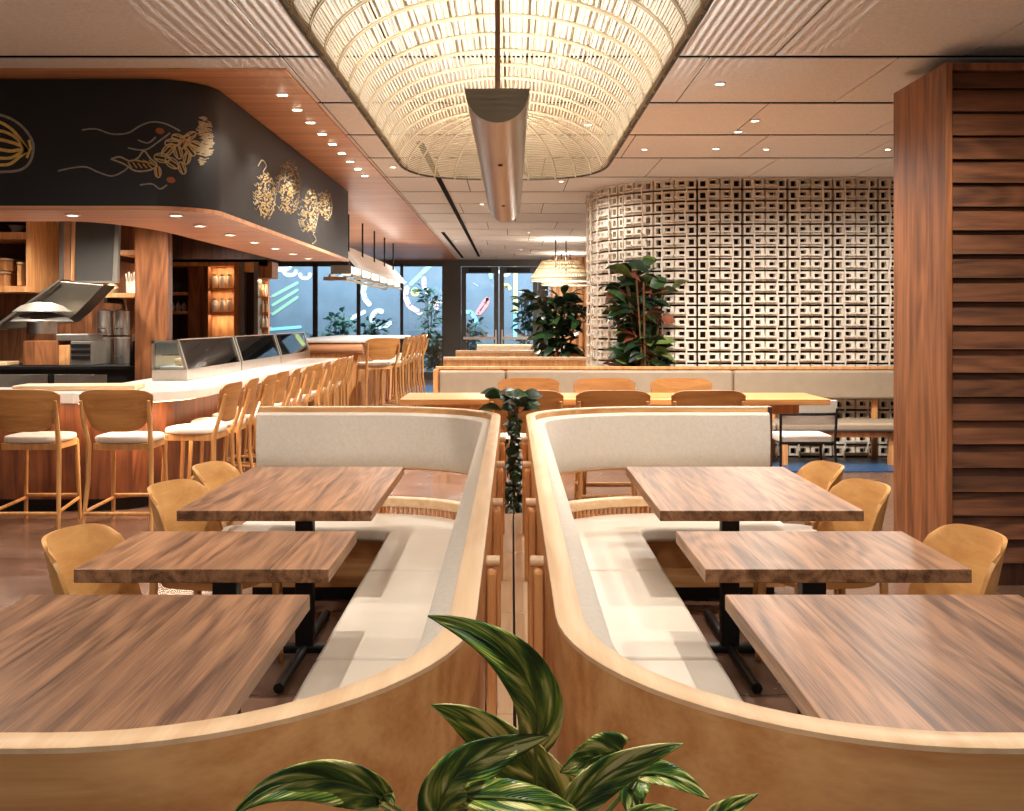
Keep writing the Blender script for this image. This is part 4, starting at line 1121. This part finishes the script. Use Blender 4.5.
chalk = plain('chalk_grey', S(150, 142, 132), .9, 0, .1, .15, 40); gold = plain('chalk_gold', S(190, 154, 88), .9, 0, .1, .15, 40); cream = plain('chalk_cream', S(176, 158, 128), .9, 0, .1, .15, 40); gold_b = plain('chalk_yellow', S(226, 196, 112), .9, 0, .1, .15, 40); rust = plain('chalk_rust', S(160, 96, 66), .9, 0, .1, .1, 40)
def spl(pts, n=6):
    out = []
    for i in range(len(pts)-1):
        p0 = pts[max(i-1, 0)]; p1 = pts[i]; p2 = pts[i+1]; p3 = pts[min(i+2, len(pts)-1)]
        for j in range(n):
            t = j/n
            out.append(tuple(.5*((2*p1[k])+(-p0[k]+p2[k])*t+(2*p0[k]-5*p1[k]+4*p2[k]-p3[k])*t*t+(-p0[k]+3*p1[k]-3*p2[k]+p3[k])*t**3) for k in (0, 1)))
    return out+[pts[-1]]
mg, mc_, mgo, mr_ = MB(), MB(), MB(), MB()
# melon
mw = MB()
ink(mw, spl([(-30, 112), (0, 115), (18, 123), (30, 136), (33.5, 148), (30, 162), (20, 170), (0, 172), (-30, 172)]), 2.6)
mw.build('melon_outline', chalk, cp)
mm = MB()
for k, (ya, yb, s_) in enumerate([(121, 127, 2), (130, 133, 2), (139, 141, 2.2), (149, 150, 2.2), (158, 157, 2), (165, 163, 2)]):
    ink(mm, spl([(-30, ya), (-5, ya), (10, yb+1), (20, (yb+150)/2), (28, 151)]), s_*1.5)
ink(mm, [(29, 140), (31, 148), (27, 158)], 2.4)
mm.build('melon_stripes', gold_b, cp)
# fish and flowers
for pts in ([(82, 130), (96, 129), (112, 134), (128, 133), (140, 126), (152, 122), (166, 124), (180, 131)], [(58, 171), (72, 168), (86, 167), (98, 172), (112, 176), (124, 171), (130, 165)],
            [(138, 140), (148, 143), (156, 137)], [(128, 148), (145, 150), (158, 142), (170, 133)], [(140, 185), (152, 184), (160, 189), (167, 185)]):
    ink(mg, spl(pts), 1.5)
mg.build('chalk_tendrils', chalk, cp)
fish = spl([(111, 159), (120, 157), (130, 161), (138, 158), (144, 151), (150, 158), (157, 165), (150, 170), (136, 171), (124, 164), (111, 159)])
ink(mc_, fish, 1.6)
for k in range(5): ink(mgo, [(128+k*5, 162+k*.6), (132+k*5, 168)], 1.2)
for k in range(4): ink(mgo, [(131+k*6, 160), (150+k*2, 163+k)], 1.0)
random.seed(11)
for k, (cx_, cy_, l, an) in enumerate([(162, 158, 10, .2), (168, 150, 10, -.8), (172, 163, 10, .6), (178, 152, 9, 1.3), (184, 142, 10, -1), (178, 138, 8, .3), (190, 150, 9, .9), (172, 143, 9, 0), (182, 168, 8, 1.2), (158, 172, 7, 1.5), (190, 136, 8, -.5), (196, 145, 8, .4), (187, 158, 8, 1.8)]):
    ca, sa = math.cos(an), math.sin(an)
    loop = [(cx_+ca*l*math.cos(a)*.8-sa*l*.45*math.sin(a), cy_+sa*l*math.cos(a)*.8+ca*l*.45*math.sin(a)) for a in [2*PI*i/14 for i in range(15)]]
    ink(mc_, loop, 1.2)
    for q in (-.2, .2): ink(mgo, [(cx_-ca*l*.7-sa*q*l, cy_-sa*l*.7+ca*q*l), (cx_+ca*l*.7-sa*q*l, cy_+sa*l*.7+ca*q*l)], 1.3)
for cx_, cy_ in ((160, 131), (171, 180), (187, 143)):
    mr_ = MB(); blob(mr_, [(cx_+4.5*math.cos(2*PI*i/10), cy_+3.2*math.sin(2*PI*i/10)+.5*math.cos(2*PI*i/10)) for i in range(10)]); mr_.build('flower_bud', rust, cp)
mgo.build('fish_scales', gold, cp)
for k in range(200):
    a = random.uniform(-1.35, 1.35); r = random.uniform(.35, 1)
    x = 200+15*r*math.cos(a); y2 = 140+25*r*math.sin(a)
    ink(mc_, [(x, y2), (x+random.uniform(-7, -3), y2+random.uniform(-2, 2))], .9)
mc_.build('flower_lines', cream, cp)
for (cx_, cy_, rx, ry, n_) in [(266, 196, 9, 23, 260), (289, 188, 11, 27, 340), (310, 212, 8, 23, 220), (326, 206, 6, 15, 140)]:
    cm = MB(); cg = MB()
    for k in range(n_):
        a = random.uniform(0, 2*PI); r = random.uniform(0, 1)**.55; x = cx_+rx*r*math.cos(a); y2 = cy_+ry*r*math.sin(a)
        a2 = random.uniform(0, 2*PI); l = random.uniform(.8, 2.4)
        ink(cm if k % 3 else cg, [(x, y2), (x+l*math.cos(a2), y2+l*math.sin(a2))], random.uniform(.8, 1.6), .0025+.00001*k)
    for k in range(9):
        a = random.uniform(PI*.6, PI*1.4); x = cx_+rx*.9*math.cos(a); y2 = cy_+ry*math.sin(a)*.9
        ink(cm, spl([(x, y2), (x-2, y2-2), (x-3.5, y2+1), (x-5.5, y2-1)], 4), .8)
    ink(cm, spl([(cx_+rx*.6, cy_-ry*.8), (cx_+rx, cy_), (cx_+rx*.6, cy_+ry*.8)]), 1.6)
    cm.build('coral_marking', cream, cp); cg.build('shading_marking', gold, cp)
cm = MB()
ink(cm, spl([(258, 166), (262, 160), (266, 166), (263, 172), (268, 176)]), 1.0); ink(cm, spl([(313, 234), (316, 240), (312, 244)]), 1.0)
cm.build('tendril_marking', cream, cp)

# ------------------------------------------------------------------ second bar and hanging lamps
rb = thing('rear_bar', 'rear bar with pale top and rounded amber timber end', 'counter', (-2.75, 15.6, 0))
MB().prism([(-.70, 0.05), (.55, 0.05), (.75, .3), (.75, 5.2), (-.70, 5.2)], 1.16, 1.20).build('countertop', stone, rb, bevel=.006)
MB().prism([(-.68, .12), (.30, .12), (.45, .35), (.45, 5.1), (-.68, 5.1)], 0, 1.0).build('front_panel', oak_post, rb)
MB().tube([(-.68, .14, 1.075), (.52, .12, 1.075)], .083, 16).build('rolled_edge', soffit_m, rb, smooth=True)
MB().box(-.68, .42, .24, 5.1, 1.001, 1.159).build('counter_core', oak_post, rb)
hl = thing('linear_pendant', 'long hanging bar lamp with woven shade and lit paper panels', 'pendant lamp', (-2.32, 14.6, 2.2))
MB().hexa([(-.12, 0, .34), (.16, 0, .02), (.16, 6.6, .02), (-.12, 6.6, .34), (-.09, 0, .38), (.19, 0, .06), (.19, 6.6, .06), (-.09, 6.6, .38)]).build('woven_shade', emit('lit_woven_shade', (1, .88, .68), .22), hl)
for k in range(6):
    MB().box(-.18, .06, .06+k*1.08, 1.05+k*1.08, -.03, .05).build('lit_panel', paper_glow, hl)
fr = MB()
for k in range(7): fr.box(-.20, .08, .0+k*1.08, .04+k*1.08, -.06, .06)
fr.box(-.23, -.20, 0, 6.5, -.10, -.06); fr.box(.08, .11, 0, 6.5, -.10, -.06)
fr.build('frame', steel_dark, hl)
MB().box(-.30, .02, -.02, .02, -.15, -.10).build('cross_bar', bronze, hl)
for k in range(5):
    MB().tube([(0, .3+k*1.4, .06), (0, .3+k*1.4, .799)], .014, 8).build('rod', black_m, hl)
lamp('added_uplight', 'AREA', (.05, 3.2, .42), 10, WARM, (PI, 0, 0), hl, shape='RECTANGLE', size=.15, size_y=6)  # uplight added on top of the pendant to brighten the ceiling
lamp('linear_glow', 'AREA', (-.05, 3.2, -.12), 60, WARM, (0, 0, 0), hl, shape='RECTANGLE', size=.2, size_y=6)
def far_basket(label, x, y2, z, r):
    t = thing('woven_shade_pendant', label, 'pendant lamp', (x, y2, z), 0, 'far basket pendants')
    m = MB(); n_ = 56
    for i in range(n_):
        a = 2*PI*i/n_
        m.tube([(r*.64*math.cos(a), r*.64*math.sin(a), .36), (r*.80*math.cos(a), r*.80*math.sin(a), .22), (r*math.cos(a), r*math.sin(a), .05)], .017, 5)
    m.build('woven_ribs', rattan_pale, t)
    h_ = MB()
    for q, zz in ((.64, .36), (.72, .29), (.80, .22), (.90, .135), (1, .05), (1, 0.0)):
        h_.tube([(r*q*math.cos(2*PI*i/36), r*q*math.sin(2*PI*i/36), zz) for i in range(36)], .02, 6, closed=True)
    h_.build('hoops', rattan_pale, t)
    MB().lathe([(r*.97, .045), (r*.97, .01), (r*.98, .01), (r*.98, .045)], (0, 0, 0), 36).build('band', paper, t)
    MB().lathe([(0, .08), (r*.8, .08), (r*.8, .10), (0, .10)], (0, 0, 0), 36).build('diffuser', paper_glow, t)
    for sx in (-.1, .1): MB().tube([(sx, 0, .1), (sx, 0, CZ-z-.001)], .012, 6).build('rod', black_m, t)
    lamp('glow', 'POINT', (0, 0, .42), 22, WARM, (0, 0, 0), t, shadow_soft_size=.06); lamp('glow', 'POINT', (0, 0, -.15), 60, WARM, (0, 0, 0), t, shadow_soft_size=.25)
far_basket('round woven pendant before the slat wall, nearer of two', .94, 20.2, 2.26, .56)
far_basket('round woven pendant before the slat wall, partly behind the curved wall', 1.25, 24.4, 2.32, .56)

# ------------------------------------------------------------------ hanging plant at the far end of the divider
hv = thing('trailing_plant', 'narrow trailing green plant between the far ends of the booths', 'plant', (.01, 5.78, 0))
MB().lathe([(.05, 0), (.062, .30), (.055, .30), (.05, .27), (0, .27)], (0, 0, 0), 16).build('pot', clay, hv, smooth=True)
vm = MB(); lm = [MB(), MB()]
random.seed(21)
for k in range(6):
    x0 = random.uniform(-.025, .025); vm.tube([(x0, 0, .28), (x0*1.2, random.uniform(-.1, .1), .7), (x0+random.uniform(-.03, .03), random.uniform(-.12, .1), 1.02)], .005, 5)
for k in range(170):
    z = random.uniform(.46, 1.0); c = Vector((random.uniform(-.035, .035), random.uniform(-.16, .1), z))
    dd = Vector((random.uniform(-.45, .45), random.uniform(-1, .3), random.uniform(-1, .4))).normalized()*random.uniform(.05, .085)
    e = c+dd; e.x = max(-.055, min(.055, e.x))
    leaf_cluster(lm[k % 2], c, e, .018, .3)
for k in range(26):
    z = random.uniform(1.0, 1.08); c = Vector((random.uniform(-.08, .07), random.uniform(-.1, .1), z))
    a = random.uniform(0, 2*PI); dd = Vector((math.cos(a), math.sin(a)*.7, random.uniform(-.1, .25))).normalized()*random.uniform(.09, .15)
    leaf_cluster(lm[k % 2], c, c+dd, .036, .35)
vm.build('vine', bark, hv, smooth=True); lm[0].build('foliage', green_d, hv, smooth=True, fix=False); lm[1].build('foliage', green, hv, smooth=True, fix=False)

# ------------------------------------------------------------------ pothos in the foreground
pt = thing('pothos_plant', 'variegated green and yellow pothos in front of the booth ends', 'plant', (0, 0, 0))
def bez(pts, t):
    q = [Vector(p) for p in pts]
    while len(q) > 1: q = [q[i].lerp(q[i+1], t) for i in range(len(q)-1)]
    return q[0]
def pothos_leaf(ctrl, w, roll=0, fold=.35, curl=0):
    # ctrl: base -> tip pixel points with depth; w half width in px
    cp_ = [P(*c) for c in ctrl]; dm = sum(c[2] for c in ctrl)/len(ctrl); hw = w*dm/F
    n, k = 22, 8
    me = MB(); uvs = []
    prevS = None
    for i in range(n+1):
        t = i/n; c = bez(cp_, t); tg = (bez(cp_, min(1, t+.02))-bez(cp_, max(0, t-.02))).normalized()
        view = (c-Vector((0, 0, EYE))).normalized()
        side = tg.cross(view)
        side = side.normalized() if side.length > .05 else prevS
        nn = side.cross(tg).normalized()
        s2 = side*math.cos(roll)+nn*math.sin(roll); n2 = s2.cross(tg).normalized()
        if n2.y > 0: n2 = -n2
        prevS = side
        # heart shaped outline
        pw = (math.sin(PI*min(1, (t*.92+.08))**.72)**.85) if t < 1 else 0
        pw = max(pw, .015)
        for j in range(k+1):
            a = (j/k-.5)*2
            rip = .05*hw*math.sin(t*17+a*2)*abs(a)
            q = c+s2*(a*hw*pw)+n2*(-fold*hw*pw*abs(a)**1.3*-1*.9+rip)-tg*(hw*.35*a*a*(1-t)**2)
            me.v.append(tuple(q)); uvs.append((j/k, t))
    for i in range(n):
        for j in range(k):
            a = i*(k+1)+j; me.f.append((a, a+1, a+k+2, a+k+1))
    o = me.build('leaf', pothos, pt, smooth=True, fix=False)
    ul = o.data.uv_layers.new(name='UVMap')
    for lp in o.data.loops: ul.data[lp.index].uv = uvs[lp.vertex_index]
    md = o.modifiers.new('solid', 'SOLIDIFY'); md.thickness = .0012; md.offset = 0
    # midrib
    MB().tube([bez(cp_, i/12)+(Vector((0, 0, EYE))-bez(cp_, i/12)).normalized()*.0022 for i in range(12)], [.0017*(1-i/14) for i in range(12)], 5).build('midrib', green_l, o, smooth=True)
    return cp_[0]
bases = []
bases.append(pothos_leaf([(536, 742, 1.04), (552, 690, 1.02), (505, 636, .98), (428, 616, .95)], 26, -.25, .30))
bases.append(pothos_leaf([(572, 815, 1.10), (535, 775, 1.09), (480, 715, 1.05), (431, 705, 1.02)], 28, .25, .3))
bases.append(pothos_leaf([(440, 820, 1.0), (436, 775, .98), (480, 752, .99), (549, 736, 1.02)], 27, -.35, .35))
bases.append(pothos_leaf([(468, 797, .97), (505, 796, .95), (545, 800, .95), (580, 812, .97)], 17, .3, .3))
bases.append(pothos_leaf([(380, 797, 1.0), (345, 776, .98), (280, 764, .95), (231, 818, .93)], 22, .3, .35))
bases.append(pothos_leaf([(372, 800, 1.01), (382, 792, 1.0), (390, 795, 1.0), (394, 806, 1.0)], 9, .2, .3))
bases.append(pothos_leaf([(622, 752, 1.03), (606, 752, 1.03), (582, 762, 1.03), (560, 772, 1.02)], 23, .3, .3))
bases.append(pothos_leaf([(566, 816, .98), (592, 778, .97), (630, 756, .96), (683, 744, .95)], 19, -.3, .35))
bases.append(pothos_leaf([(640, 774, 1.0), (665, 768, .99), (685, 782, .98), (709, 799, .97)], 12, .2, .35))
bases.append(pothos_leaf([(640, 776, 1.02), (632, 785, 1.01), (628, 800, 1.0), (638, 825, 1.0)], 15, .2, .3))
bases.append(pothos_leaf([(704, 824, 1.0), (722, 812, .99), (738, 803, .98), (758, 794, .97)], 10, .2, .3))
bases.append(pothos_leaf([(622, 822, 1.0), (640, 812, .99), (655, 808, .98), (678, 810, .97)], 8, .2, .3))
root = Vector((.02, 1.03, .93))
for k, q in enumerate(bases):
    mid = (q+root)/2+Vector((0, .02, -.01))
    MB().tube([root+Vector((random.uniform(-.05, .05), 0, 0)), mid, q], [.0032, .0028, .002], 6).build('stem', green_l, pt, smooth=True)
pb = MB().box(-.30, .34, .98, 1.14, .70, .93)
pb.build('planter_box', oak_x, pt, bevel=.006)
for sx in (-.26, .30): 
    for yy in (1.0, 1.12): MB().box(sx-.02, sx+.02, yy-.015, yy+.015, 0, .699).build('leg', oak_post, pt)
